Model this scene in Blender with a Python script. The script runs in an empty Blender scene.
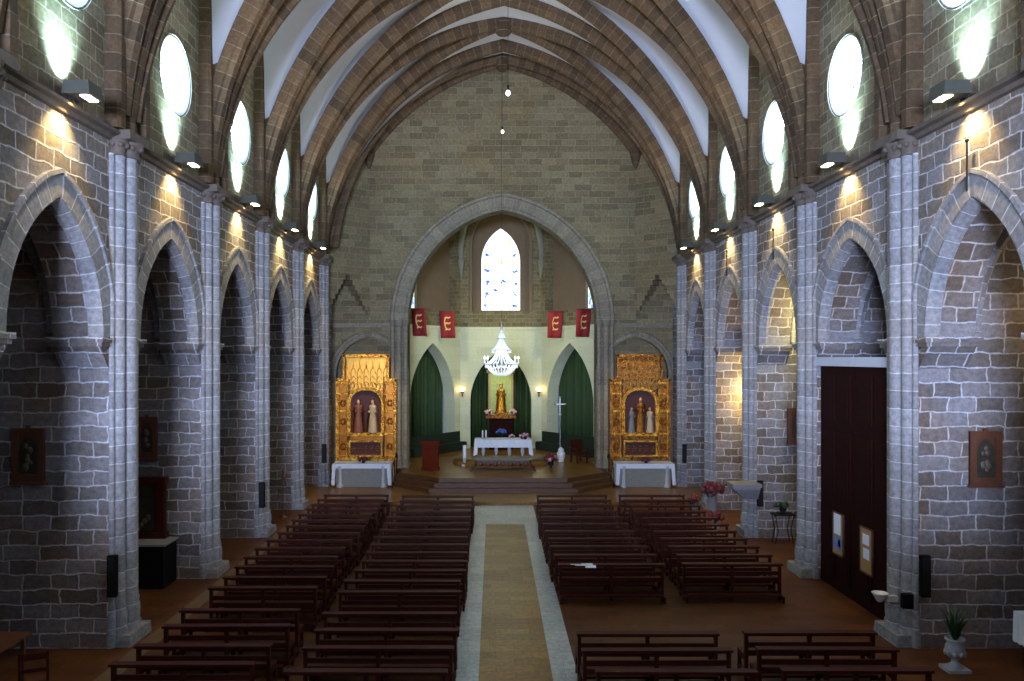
import bpy, math, random
from mathutils import Vector
random.seed(7)
PI = math.pi
COL = bpy.context.scene.collection
SC = bpy.context.scene

# ------------------------------------------------------------------ camera
CAMX, CAMZ, F = -0.386, 5.7, 800.0
cam = bpy.data.cameras.new('camera'); cam.sensor_width = 36; cam.lens = F / 1024 * 36
cam.shift_x = 18 / 1024; cam.shift_y = 17.5 / 1024; cam.clip_end = 300
co = bpy.data.objects.new('camera', cam); COL.objects.link(co)
co.location = (CAMX, 0, CAMZ); co.rotation_euler = (PI / 2, 0, 0); SC.camera = co
SC.view_settings.view_transform = 'Standard'; SC.view_settings.look = 'None'
SC.view_settings.exposure = 0.6; SC.view_settings.gamma = 1.0; SC.view_settings.use_curve_mapping = False
def at(px, py, Y):                      # a place in the church seen at a pixel, at depth Y
    return ((px - 494) * Y / F + CAMX, Y, CAMZ - (py - 358) * Y / F)

# ------------------------------------------------------------------ materials
def newmat(name):
    m = bpy.data.materials.new(name); m.use_nodes = True
    nt = m.node_tree; b = nt.nodes['Principled BSDF']
    return m, nt, b
def plain(name, col, rough=.6, metal=0., emit=None, estr=0., noise=.15, scale=8., bump=0., trans=0., spec=.5):
    m, nt, b = newmat(name)
    b.inputs['Roughness'].default_value = rough; b.inputs['Metallic'].default_value = metal
    b.inputs['Specular IOR Level'].default_value = spec
    if trans: b.inputs['Transmission Weight'].default_value = trans
    tc = nt.nodes.new('ShaderNodeTexCoord'); n = nt.nodes.new('ShaderNodeTexNoise')
    n.inputs['Scale'].default_value = scale; n.inputs['Detail'].default_value = 4
    nt.links.new(tc.outputs['Object'], n.inputs['Vector'])
    mx = nt.nodes.new('ShaderNodeMix'); mx.data_type = 'RGBA'
    mx.inputs[6].default_value = tuple(c * (1 - noise) for c in col) + (1,)
    mx.inputs[7].default_value = tuple(min(1, c * (1 + noise)) for c in col) + (1,)
    nt.links.new(n.outputs['Fac'], mx.inputs[0]); nt.links.new(mx.outputs[2], b.inputs['Base Color'])
    if bump:
        bp = nt.nodes.new('ShaderNodeBump'); bp.inputs['Strength'].default_value = bump; bp.inputs['Distance'].default_value = .02
        nt.links.new(n.outputs['Fac'], bp.inputs['Height']); nt.links.new(bp.outputs['Normal'], b.inputs['Normal'])
    if emit:
        b.inputs['Emission Color'].default_value = emit + (1,); b.inputs['Emission Strength'].default_value = estr
    return m
def brick(name, c1, c2, mortar, bw=.55, rh=.29, ms=.018, tint=None, bump=.6, distort=.05, rough=.85, smooth=.3, patch=.5, grain=(.6, 1.3)):
    m, nt, b = newmat(name); N = nt.nodes.new; L = nt.links.new
    b.inputs['Roughness'].default_value = rough; b.inputs['Specular IOR Level'].default_value = .3
    tc = N('ShaderNodeTexCoord')
    n = N('ShaderNodeTexNoise'); n.inputs['Scale'].default_value = 3.; n.inputs['Detail'].default_value = 3
    L(tc.outputs['UV'], n.inputs['Vector'])
    s = N('ShaderNodeVectorMath'); s.operation = 'SUBTRACT'; s.inputs[1].default_value = (.5, .5, .5); L(n.outputs['Color'], s.inputs[0])
    sc = N('ShaderNodeVectorMath'); sc.operation = 'SCALE'; sc.inputs['Scale'].default_value = distort * 2; L(s.outputs[0], sc.inputs[0])
    ad = N('ShaderNodeVectorMath'); ad.operation = 'ADD'; L(tc.outputs['UV'], ad.inputs[0]); L(sc.outputs[0], ad.inputs[1])
    br = N('ShaderNodeTexBrick'); br.offset = .5; br.squash = 1.35; br.squash_frequency = 3
    br.inputs['Scale'].default_value = 1; br.inputs['Brick Width'].default_value = bw; br.inputs['Row Height'].default_value = rh
    br.inputs['Mortar Size'].default_value = ms; br.inputs['Mortar Smooth'].default_value = smooth; br.inputs['Bias'].default_value = 0
    br.inputs['Color1'].default_value = c1 + (1,); br.inputs['Color2'].default_value = c2 + (1,); br.inputs['Mortar'].default_value = mortar + (1,)
    L(ad.outputs[0], br.inputs['Vector'])
    # slow patches of warmer stone and fine grain
    p = N('ShaderNodeTexNoise'); p.inputs['Scale'].default_value = .45; p.inputs['Detail'].default_value = 3; L(tc.outputs['UV'], p.inputs['Vector'])
    rp = N('ShaderNodeMapRange'); rp.inputs['From Min'].default_value = .45; rp.inputs['From Max'].default_value = .7; rp.inputs['To Max'].default_value = patch
    L(p.outputs['Fac'], rp.inputs['Value'])
    t = tint or c1
    mx = N('ShaderNodeMix'); mx.data_type = 'RGBA'; mx.blend_type = 'MULTIPLY'; mx.inputs[7].default_value = t + (1,)
    L(rp.outputs[0], mx.inputs[0]); L(br.outputs['Color'], mx.inputs[6])
    g = N('ShaderNodeTexNoise'); g.inputs['Scale'].default_value = 9; g.inputs['Detail'].default_value = 6; g.inputs['Roughness'].default_value = .7
    L(tc.outputs['UV'], g.inputs['Vector'])
    gr = N('ShaderNodeMapRange'); gr.inputs['From Min'].default_value = .3; gr.inputs['From Max'].default_value = .7
    gr.inputs['To Min'].default_value = grain[0]; gr.inputs['To Max'].default_value = grain[1]; L(g.outputs['Fac'], gr.inputs['Value'])
    m2 = N('ShaderNodeVectorMath'); m2.operation = 'SCALE'; L(mx.outputs[2], m2.inputs[0]); L(gr.outputs[0], m2.inputs['Scale'])
    L(m2.outputs[0], b.inputs['Base Color'])
    inv = N('ShaderNodeMath'); inv.operation = 'MULTIPLY_ADD'; inv.inputs[1].default_value = -1; inv.inputs[2].default_value = 1; L(br.outputs['Fac'], inv.inputs[0])
    a2 = N('ShaderNodeMath'); a2.operation = 'MULTIPLY_ADD'; a2.inputs[1].default_value = .5; L(g.outputs['Fac'], a2.inputs[0]); L(inv.outputs[0], a2.inputs[2])
    bp = N('ShaderNodeBump'); bp.inputs['Strength'].default_value = bump; bp.inputs['Distance'].default_value = .03
    L(a2.outputs[0], bp.inputs['Height']); L(bp.outputs['Normal'], b.inputs['Normal'])
    return m
def emis(name, col, st):
    m, nt, b = newmat(name)
    b.inputs['Base Color'].default_value = (.3, .3, .3, 1)
    b.inputs['Emission Color'].default_value = col + (1,); b.inputs['Emission Strength'].default_value = st
    return m
def stained(name, st, amount=.5):
    m, nt, b = newmat(name); N = nt.nodes.new; L = nt.links.new
    tc = N('ShaderNodeTexCoord'); v = N('ShaderNodeTexVoronoi'); v.inputs['Scale'].default_value = 4.5
    L(tc.outputs['UV'], v.inputs['Vector'])
    sep = N('ShaderNodeSeparateColor'); L(v.outputs['Color'], sep.inputs[0])
    r = N('ShaderNodeValToRGB'); r.color_ramp.interpolation = 'CONSTANT'
    e = r.color_ramp.elements; e[0].position = 0; e[0].color = (.75, .95, 1, 1); e[1].position = 1 - amount; e[1].color = (.08, .2, .75, 1)
    x = e.new(1 - amount * .65); x.color = (.9, .75, .25, 1); x = e.new(1 - amount * .4); x.color = (.65, .9, .95, 1); x = e.new(1 - amount * .15); x.color = (.25, .5, .35, 1)
    L(sep.outputs[0], r.inputs[0])
    L(r.outputs[0], b.inputs['Emission Color']); b.inputs['Emission Strength'].default_value = st
    b.inputs['Base Color'].default_value = (.2, .2, .2, 1); b.inputs['Roughness'].default_value = .2
    return m
M = {}
M['stone'] = brick('grey limestone blocks', (.235, .215, .215), (.125, .10, .082), (.46, .445, .46), tint=(1, .76, .5), patch=1., ms=.024, smooth=.7, distort=.065)
M['shaft'] = brick('grey shaft stone', (.27, .26, .26), (.2, .19, .19), (.45, .44, .44), bw=3., rh=.36, ms=.013, distort=.02, tint=(1, .88, .75))
M['vouss'] = brick('grey voussoir stone', (.27, .26, .26), (.19, .18, .18), (.46, .45, .46), bw=1.5, rh=.34, ms=.014, distort=.015, tint=(1, .88, .75))
M['upper'] = brick('upper wall brown limestone', (.2, .165, .105), (.12, .095, .06), (.3, .26, .19), bw=.5, rh=.27, ms=.016, tint=(1, .8, .55), patch=.7)
M['endw'] = brick('end wall olive limestone', (.20, .16, .085), (.12, .094, .047), (.24, .2, .12), bw=.62, rh=.3, ms=.014, tint=(1, .88, .7), distort=.03, patch=.6)
M['rib'] = brick('brown rib stone', (.105, .063, .03), (.052, .031, .015), (.15, .115, .07), bw=1.3, rh=.36, ms=.012, distort=.015, tint=(1, .8, .6))
M['endshaft'] = brick('beige chancel stone', (.24, .205, .14), (.17, .145, .1), (.27, .24, .17), bw=3., rh=.34, ms=.012, distort=.01, tint=(1, .88, .75))
M['darkstone'] = plain('weathered dark stone', (.10, .075, .055), .8, noise=.45, scale=7, bump=.5)
M['cream'] = brick('pale apse ashlar', (.60, .62, .41), (.54, .56, .36), (.5, .52, .35), bw=.9, rh=.42, ms=.006, distort=.01, tint=(1, .95, .8), bump=.05, grain=(.9, 1.08))
M['apse'] = brick('apse olive stone', (.20, .17, .09), (.12, .10, .05), (.25, .22, .13), bw=.4, rh=.22, ms=.015, tint=(1, .9, .6))
M['web'] = plain('whitewashed vault web', (.34, .345, .36), .9, noise=.08, scale=1.2)
M['apseweb'] = plain('grey green plaster', (.20, .21, .15), .9, noise=.2, scale=2)
M['brownplaster'] = plain('brown plaster', (.17, .12, .07), .9, noise=.15, scale=2)
M['floor'] = brick('brown floor tiles', (.12, .040, .009), (.06, .019, .004), (.03, .013, .004), bw=.6, rh=.3, ms=.004, distort=.005, rough=.5, bump=.05, tint=(1, .8, .6))
M['aisle'] = brick('ochre aisle tiles', (.36, .215, .06), (.22, .13, .034), (.13, .09, .04), bw=.7, rh=.33, ms=.005, distort=.005, rough=.38, bump=.05, tint=(1, .8, .6), patch=.8)
M['marble'] = brick('grey white marble slabs', (.58, .58, .53), (.47, .47, .44), (.3, .3, .28), bw=.9, rh=.62, ms=.005, distort=.005, rough=.35, bump=.05, tint=(.7, .8, .75), patch=.8)
M['bordertile'] = plain('worn border tile', (.12, .075, .035), .5, noise=.3, scale=2)
M['presb'] = brick('warm presbytery floor', (.29, .14, .026), (.19, .09, .017), (.1, .055, .02), bw=.6, rh=.5, ms=.004, distort=.005, rough=.3, bump=.04, tint=(1, .8, .6))
M['stepw'] = plain('brown step', (.11, .042, .010), .5, noise=.25, scale=3)
M['bench'] = plain('dark red brown varnished wood', (.05, .009, .004), .5, noise=.35, scale=5, spec=.18)
M['wood'] = plain('brown carved wood', (.10, .034, .014), .5, noise=.4, scale=9, bump=.3)
M['redwood'] = plain('red brown wood', (.11, .016, .005), .75, noise=.25, scale=4, spec=.05)
M['door'] = plain('very dark red brown door wood', (.018, .004, .003), .7, noise=.3, scale=5, bump=.2, spec=.06)
M['gold'] = plain('gilded wood', (.72, .32, .03), .33, metal=.75, noise=.35, scale=14, bump=.6)
M['golddark'] = plain('old gilded wood', (.34, .12, .018), .45, metal=.5, noise=.45, scale=14, bump=.5)
M['golddull'] = plain('dull gilding', (.30, .20, .05), .5, metal=.3, noise=.4, scale=14)
def carved(name, col, dark, rough, metal, sc):
    m, nt, b = newmat(name); N = nt.nodes.new; L = nt.links.new
    b.inputs['Metallic'].default_value = metal; b.inputs['Roughness'].default_value = rough
    tc = N('ShaderNodeTexCoord'); v = N('ShaderNodeTexVoronoi'); v.inputs['Scale'].default_value = sc
    n = N('ShaderNodeTexNoise'); n.inputs['Scale'].default_value = sc * .35; n.inputs['Detail'].default_value = 4
    L(tc.outputs['Object'], v.inputs['Vector']); L(tc.outputs['Object'], n.inputs['Vector'])
    ml = N('ShaderNodeMath'); ml.operation = 'MULTIPLY'; L(v.outputs['Distance'], ml.inputs[0]); L(n.outputs['Fac'], ml.inputs[1])
    mr = N('ShaderNodeMapRange'); mr.inputs['From Min'].default_value = .1; mr.inputs['From Max'].default_value = .42; L(ml.outputs[0], mr.inputs['Value'])
    mx = N('ShaderNodeMix'); mx.data_type = 'RGBA'; mx.inputs[6].default_value = col + (1,); mx.inputs[7].default_value = dark + (1,)
    L(mr.outputs[0], mx.inputs[0]); L(mx.outputs[2], b.inputs['Base Color'])
    bp = N('ShaderNodeBump'); bp.inputs['Strength'].default_value = .9; bp.inputs['Distance'].default_value = .06; bp.invert = True
    L(ml.outputs[0], bp.inputs['Height']); L(bp.outputs['Normal'], b.inputs['Normal'])
    return m
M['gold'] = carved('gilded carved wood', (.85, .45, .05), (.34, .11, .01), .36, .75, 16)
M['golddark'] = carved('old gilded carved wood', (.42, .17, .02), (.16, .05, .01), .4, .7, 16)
M['goldbright'] = plain('bright burnished gilding', (.55, .28, .03), .4, metal=.5, noise=.3, scale=4, bump=.4)
M['goldplain'] = plain('smooth gilding', (.30, .10, .008), .36, metal=.75, noise=.5, scale=5, bump=.4)
M['niche'] = plain('dark red niche', (.05, .008, .004), .7, noise=.4, scale=8)
M['cloth'] = plain('white cloth', (.72, .74, .76), .9, noise=.06, scale=6, bump=.3)
M['lace'] = plain('grey altar front', (.26, .25, .20), .8, noise=.25, scale=12)
M['curtain'] = plain('green velvet curtain', (.026, .055, .009), .8, noise=.3, scale=3)
M['greenp'] = plain('dark green upholstery', (.008, .018, .006), .8, noise=.3, scale=3)
M['red'] = plain('crimson banner cloth', (.23, .008, .012), .8, noise=.2, scale=6)
M['yellow'] = plain('yellow emblem cloth', (.75, .5, .12), .7, noise=.1)
M['black'] = plain('black metal', (.006, .006, .006), .7, noise=.1, spec=.06)
M['iron'] = plain('dark iron', (.015, .013, .011), .6, spec=.15)
M['greymetal'] = plain('grey painted metal', (.07, .068, .052), .7, noise=.1, spec=.1)
M['white'] = plain('white ceramic', (.7, .7, .68), .4, noise=.05)
M['oldwhite'] = plain('worn white plaster', (.36, .36, .36), .7, noise=.3, scale=12, bump=.3)
M['greystone'] = plain('grey stone', (.2, .19, .19), .8, noise=.25, bump=.3)
M['whitestone'] = plain('white stone', (.5, .5, .48), .7, noise=.15)
M['lintel'] = plain('pale lintel stone', (.5, .5, .55), .8, noise=.1)
M['leaf'] = plain('dark green leaves', (.025, .06, .018), .6, noise=.4, scale=20)
M['flower'] = plain('pink white blossom', (.65, .35, .35), .7, noise=.4, scale=25)
M['bluefl'] = plain('blue blossom', (.05, .09, .35), .7, noise=.4, scale=25)
M['redfl'] = plain('deep red blossom', (.13, .012, .02), .7, noise=.4, scale=25)
M['cork'] = plain('tan cork board', (.38, .22, .08), .8, noise=.2, scale=20)
M['paper'] = plain('white paper', (.75, .78, .82), .8, noise=.03)
M['blueprint'] = plain('blue printed paper', (.12, .22, .45), .8, noise=.4, scale=30)
M['candle'] = plain('white wax', (.8, .8, .75), .5, noise=.02)
M['silver'] = plain('silver', (.45, .47, .45), .3, metal=.7)
M['crystal'] = plain('cut crystal', (.82, .86, .86), .12, noise=.1, emit=(.9, 1, .98), estr=.22)  # sparkle of the lit chandelier put in as a faint glow of the crystal
M['bulb'] = emis('white candle bulb', (1, .98, .9), 6.)
M['warmbulb'] = emis('warm lamp glass', (1, .72, .3), 3.)
M['lampface'] = emis('floodlight glass', (1, .92, .65), 14.)
M['coolface'] = emis('cool lamp glass', (.8, 1, .95), 14.)
M['skin'] = plain('painted skin', (.5, .28, .17), .5, noise=.1)
M['robewhite'] = plain('white gold robe', (.42, .30, .17), .6, noise=.35, scale=14)
M['robered'] = plain('red brown robe', (.17, .045, .02), .6, noise=.4, scale=14)
M['robeblue'] = plain('blue grey robe', (.16, .17, .18), .6, noise=.4, scale=14)
M['painting'] = plain('old dark painting', (.035, .025, .016), .5, noise=.8, scale=9)
M['silverrelief'] = plain('dull relief', (.10, .085, .05), .5, metal=.2, noise=.7, scale=18, bump=.6)
M['daypane'] = emis('daylight window glass', (.62, .84, 1.), 25.)
M['window'] = stained('stained glass', 1.7, .015)
M['window2'] = stained('coloured stained glass', 1.3, .6)
M['glarewhite'] = plain('glare whitened reveal', (.75, .78, .75), .9, noise=.05)  # reveal whitened to carry the glare of the bright pane
M['lead'] = plain('window tracery stone', (.30, .30, .27), .8)
M['glasscase'] = plain('green gold brocade', (.30, .34, .07), .5, noise=.5, scale=10, metal=.2)

# ------------------------------------------------------------------ mesh helper
class MB:
    def __init__(s): s.v = []; s.f = []; s.uv = {}; s.sm = []
    def quad(s, pts, smooth=False, uv=None):
        i = len(s.v); s.v += [tuple(p) for p in pts]; s.f.append(tuple(range(i, i + len(pts)))); s.sm.append(smooth)
        if uv: s.uv[len(s.f) - 1] = uv
        return s
    def faces(s, vs, fs, smooth=False, uvs=None):
        i = len(s.v); s.v += [tuple(p) for p in vs]
        for k, f in enumerate(fs):
            s.f.append(tuple(i + a for a in f)); s.sm.append(smooth)
            if uvs: s.uv[len(s.f) - 1] = uvs[k]
        return s
    def box(s, x0, x1, y0, y1, z0, z1, taper=0., ty=None):
        t = taper; u = taper if ty is None else ty
        v = [(x0, y0, z0), (x1, y0, z0), (x1, y1, z0), (x0, y1, z0), (x0 + t, y0 + u, z1), (x1 - t, y0 + u, z1), (x1 - t, y1 - u, z1), (x0 + t, y1 - u, z1)]
        return s.faces(v, [(0, 3, 2, 1), (4, 5, 6, 7), (0, 1, 5, 4), (1, 2, 6, 5), (2, 3, 7, 6), (3, 0, 4, 7)])
    def lathe(s, prof, c=(0, 0, 0), n=16, sx=1., sy=1., a0=0., a1=2 * PI, smooth=True):
        vs = []; fs = []; uvs = []; full = abs(a1 - a0 - 2 * PI) < 1e-6; m = n if full else n + 1
        for r, z in prof:
            for k in range(m):
                a = a0 + (a1 - a0) * k / n
                vs.append((c[0] + r * math.cos(a) * sx, c[1] + r * math.sin(a) * sy, c[2] + z))
        for j in range(len(prof) - 1):
            for k in range(n):
                k2 = (k + 1) % m
                fs.append((j * m + k, j * m + k2, (j + 1) * m + k2, (j + 1) * m + k))
                R = max(prof[j][0], .05); da = (a1 - a0) / n * R
                uvs.append([(k * da, prof[j][1] + c[2]), ((k + 1) * da, prof[j][1] + c[2]), ((k + 1) * da, prof[j + 1][1] + c[2]), (k * da, prof[j + 1][1] + c[2])])
        s.faces(vs, fs, smooth, uvs)
        if full:
            for j, rev in ((0, True), (len(prof) - 1, False)):
                if prof[j][0] > 1e-4:
                    r, z = prof[j]; ring = [(c[0] + r * math.cos(2 * PI * k / n) * sx, c[1] + r * math.sin(2 * PI * k / n) * sy, c[2] + z) for k in range(n)]
                    s.quad(ring[::-1] if rev else ring)
        return s
    def tube(s, pts, r, n=6, closed=False):
        pts = [Vector(p) for p in pts]; rs = r if isinstance(r, (list, tuple)) else [r] * len(pts); N = len(pts); vs = []; fs = []
        for i, p in enumerate(pts):
            d = (pts[(i + 1) % N] - pts[i - 1]) if closed else (pts[min(i + 1, N - 1)] - pts[max(i - 1, 0)])
            if d.length < 1e-9: d = Vector((0, 0, 1))
            d.normalize(); up = Vector((0, 0, 1)) if abs(d.z) < .9 else Vector((0, 1, 0))
            a = d.cross(up).normalized(); b = d.cross(a)
            for k in range(n):
                t = 2 * PI * k / n; vs.append(p + (a * math.cos(t) + b * math.sin(t)) * rs[i])
        for i in range(N if closed else N - 1):
            j = (i + 1) % N
            for k in range(n): fs.append((i * n + k, i * n + (k + 1) % n, j * n + (k + 1) % n, j * n + k))
        s.faces(vs, fs, True)
        if not closed: s.quad(vs[:n][::-1]); s.quad(vs[-n:])
        return s
    def ball(s, c, r, n=10, sx=1, sy=1, sz=1):
        return s.lathe([(r * math.sin(PI * j / (n // 2 + 1)) + 1e-5, -r * math.cos(PI * j / (n // 2 + 1)) * sz) for j in range(n // 2 + 2)], c, n, sx, sy)
    def oct(s, c, r, h):
        v = [(c[0] + r, c[1], c[2]), (c[0], c[1] + r, c[2]), (c[0] - r, c[1], c[2]), (c[0], c[1] - r, c[2]), (c[0], c[1], c[2] + h), (c[0], c[1], c[2] - h)]
        return s.faces(v, [(0, 1, 4), (1, 2, 4), (2, 3, 4), (3, 0, 4), (1, 0, 5), (2, 1, 5), (3, 2, 5), (0, 3, 5)])
    def sweep(s, path, prof, side, closed_prof=True):
        """path: points; side(i): (a, b) frame vectors; prof: 2D points. uv = (perimeter, arc length)."""
        vs = []; fs = []; uvs = []; n = len(prof); L = 0; arc = [0]
        per = [0]
        for k in range(n): per.append(per[-1] + math.dist(prof[k], prof[(k + 1) % n]))
        for i in range(1, len(path)): arc.append(arc[-1] + (Vector(path[i]) - Vector(path[i - 1])).length)
        for i, p in enumerate(path):
            a, b = side(i); p = Vector(p)
            for q in prof: vs.append(p + a * q[0] + b * q[1])
        for i in range(len(path) - 1):
            for k in range(n):
                k2 = (k + 1) % n
                fs.append((i * n + k, i * n + k2, (i + 1) * n + k2, (i + 1) * n + k))
                uvs.append([(per[k], arc[i]), (per[k + 1], arc[i]), (per[k + 1], arc[i + 1]), (per[k], arc[i + 1])])
        s.faces(vs, fs, False, uvs)
        s.quad(vs[:n][::-1]); s.quad(vs[-n:]); return s
    def build(s, name, mat, parent=None, loc=None, kind=None):
        me = bpy.data.meshes.new(name); me.from_pydata([tuple(v) for v in s.v], [], s.f)
        me.materials.append(M[mat] if isinstance(mat, str) else mat)
        uvl = me.uv_layers.new(name='uv')
        for p in me.polygons:
            p.use_smooth = s.sm[p.index]
            if p.index in s.uv:
                for q, li in enumerate(p.loop_indices): uvl.data[li].uv = s.uv[p.index][q]
            else:
                nx, ny, nz = p.normal
                if abs(nz) > .75:
                    for li in p.loop_indices: c = me.vertices[me.loops[li].vertex_index].co; uvl.data[li].uv = (c.x, c.y)
                else:
                    l = math.hypot(nx, ny) or 1; tx, ty = -ny / l, nx / l
                    if (tx, ty) < (0, 0): tx, ty = -tx, -ty
                    if abs(tx) > .98: tx, ty = 1, 0
                    if abs(ty) > .98: tx, ty = 0, 1
                    for li in p.loop_indices:
                        c = me.vertices[me.loops[li].vertex_index].co; uvl.data[li].uv = (c.x * tx + c.y * ty, c.z)
        o = bpy.data.objects.new(name, me); COL.objects.link(o)
        if parent: o.parent = parent
        if loc: o.location = loc
        if kind: o['kind'] = kind
        return o
def thing(name, label, cat, loc=(0, 0, 0), rz=0., group=None):
    o = bpy.data.objects.new(name, None); COL.objects.link(o); o.location = loc; o.rotation_euler = (0, 0, rz)
    o.empty_display_size = .2; o['label'] = label; o['category'] = cat
    if group: o['group'] = group
    return o
def tag(o, label, cat, group=None):
    o['label'] = label; o['category'] = cat
    if group: o['group'] = group
    return o
def copy_tree(o, parent=None):
    c = o.copy(); COL.objects.link(c); c.parent = parent
    for ch in list(o.children): copy_tree(ch, c)
    return c
def struct(name, mb, mat, parent=None):
    return mb.build(name, mat, parent, kind='structure')
def ptarch(h, zs, za, n=14, cx=0.):
    r = za - zs; c = (r * r - h * h) / (2 * h); R = h + c; t = math.atan2(r, c) if c > 0 else math.atan2(r, c)
    L = [(cx + c - R * math.cos(t * k / n), zs + R * math.sin(t * k / n)) for k in range(n + 1)]
    return L + [(2 * cx - x, z) for x, z in L[:-1][::-1]]
def plate(outer, holes, thick, fn, mb=None):
    """A flat slab with holes, in (u, v); fn(u, v, w) places it, w from 0 to thick."""
    mb = mb or MB()
    cu = bpy.data.curves.new('slab', 'CURVE'); cu.dimensions = '2D'; cu.fill_mode = 'BOTH'; cu.extrude = thick / 2
    for loop in [outer] + holes:
        sp = cu.splines.new('POLY'); sp.points.add(len(loop) - 1); sp.use_cyclic_u = True
        for i, (u, v) in enumerate(loop): sp.points[i].co = (u, v, 0, 1)
    o = bpy.data.objects.new('slab', cu); COL.objects.link(o)
    bpy.context.view_layer.update()
    me = bpy.data.meshes.new_from_object(o.evaluated_get(bpy.context.evaluated_depsgraph_get()))
    mb.faces([fn(v.co.x, v.co.y, v.co.z + thick / 2) for v in me.vertices], [tuple(p.vertices) for p in me.polygons])
    bpy.data.objects.remove(o); bpy.data.curves.remove(cu); bpy.data.meshes.remove(me)
    return mb

# ------------------------------------------------------------------ the building
W = 7.95                                        # face of the side walls
PIERS = [6.85, 11.55, 16.25, 21.2, 25.9, 30.6, 35.2]
BACK = [-12, -7.3, -2.6, 2.1] + PIERS
HW = .55
ENDY = 37.3
OC_Z, OC_R = 12.4, .84
def vz(x, R=9.9):                               # section of the great vault
    q = R * R - (abs(x) + 2.15) ** 2
    return 9.55 + math.sqrt(max(q, .01))

bays = [(PIERS[i], PIERS[i + 1]) for i in range(len(PIERS) - 1)]
SP, AP = 6.1, 8.5
def bay_hole(y0, y1, side, idx):
    Z0 = -.06; a, b = y0 + HW, y1 - HW; h = (b - a) / 2 - .26; c = (a + b) / 2
    if side > 0 and idx == 2:   # the door bay: arch over the lintel, door opening below
        h = (b - a) / 2 - .12
        return [(a, Z0), (a, SP)] + ptarch(h, SP, AP, 14, c) + [(b, SP), (b, Z0)]
    return [(a, Z0), (a, SP - .28)] + ptarch(h, SP, AP, 14, c) + [(b, SP - .28), (b, Z0)]
def circle(cx, cz, r, n=32): return [(cx + r * math.cos(2 * PI * k / n), cz + r * math.sin(2 * PI * k / n)) for k in range(n)]

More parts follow.
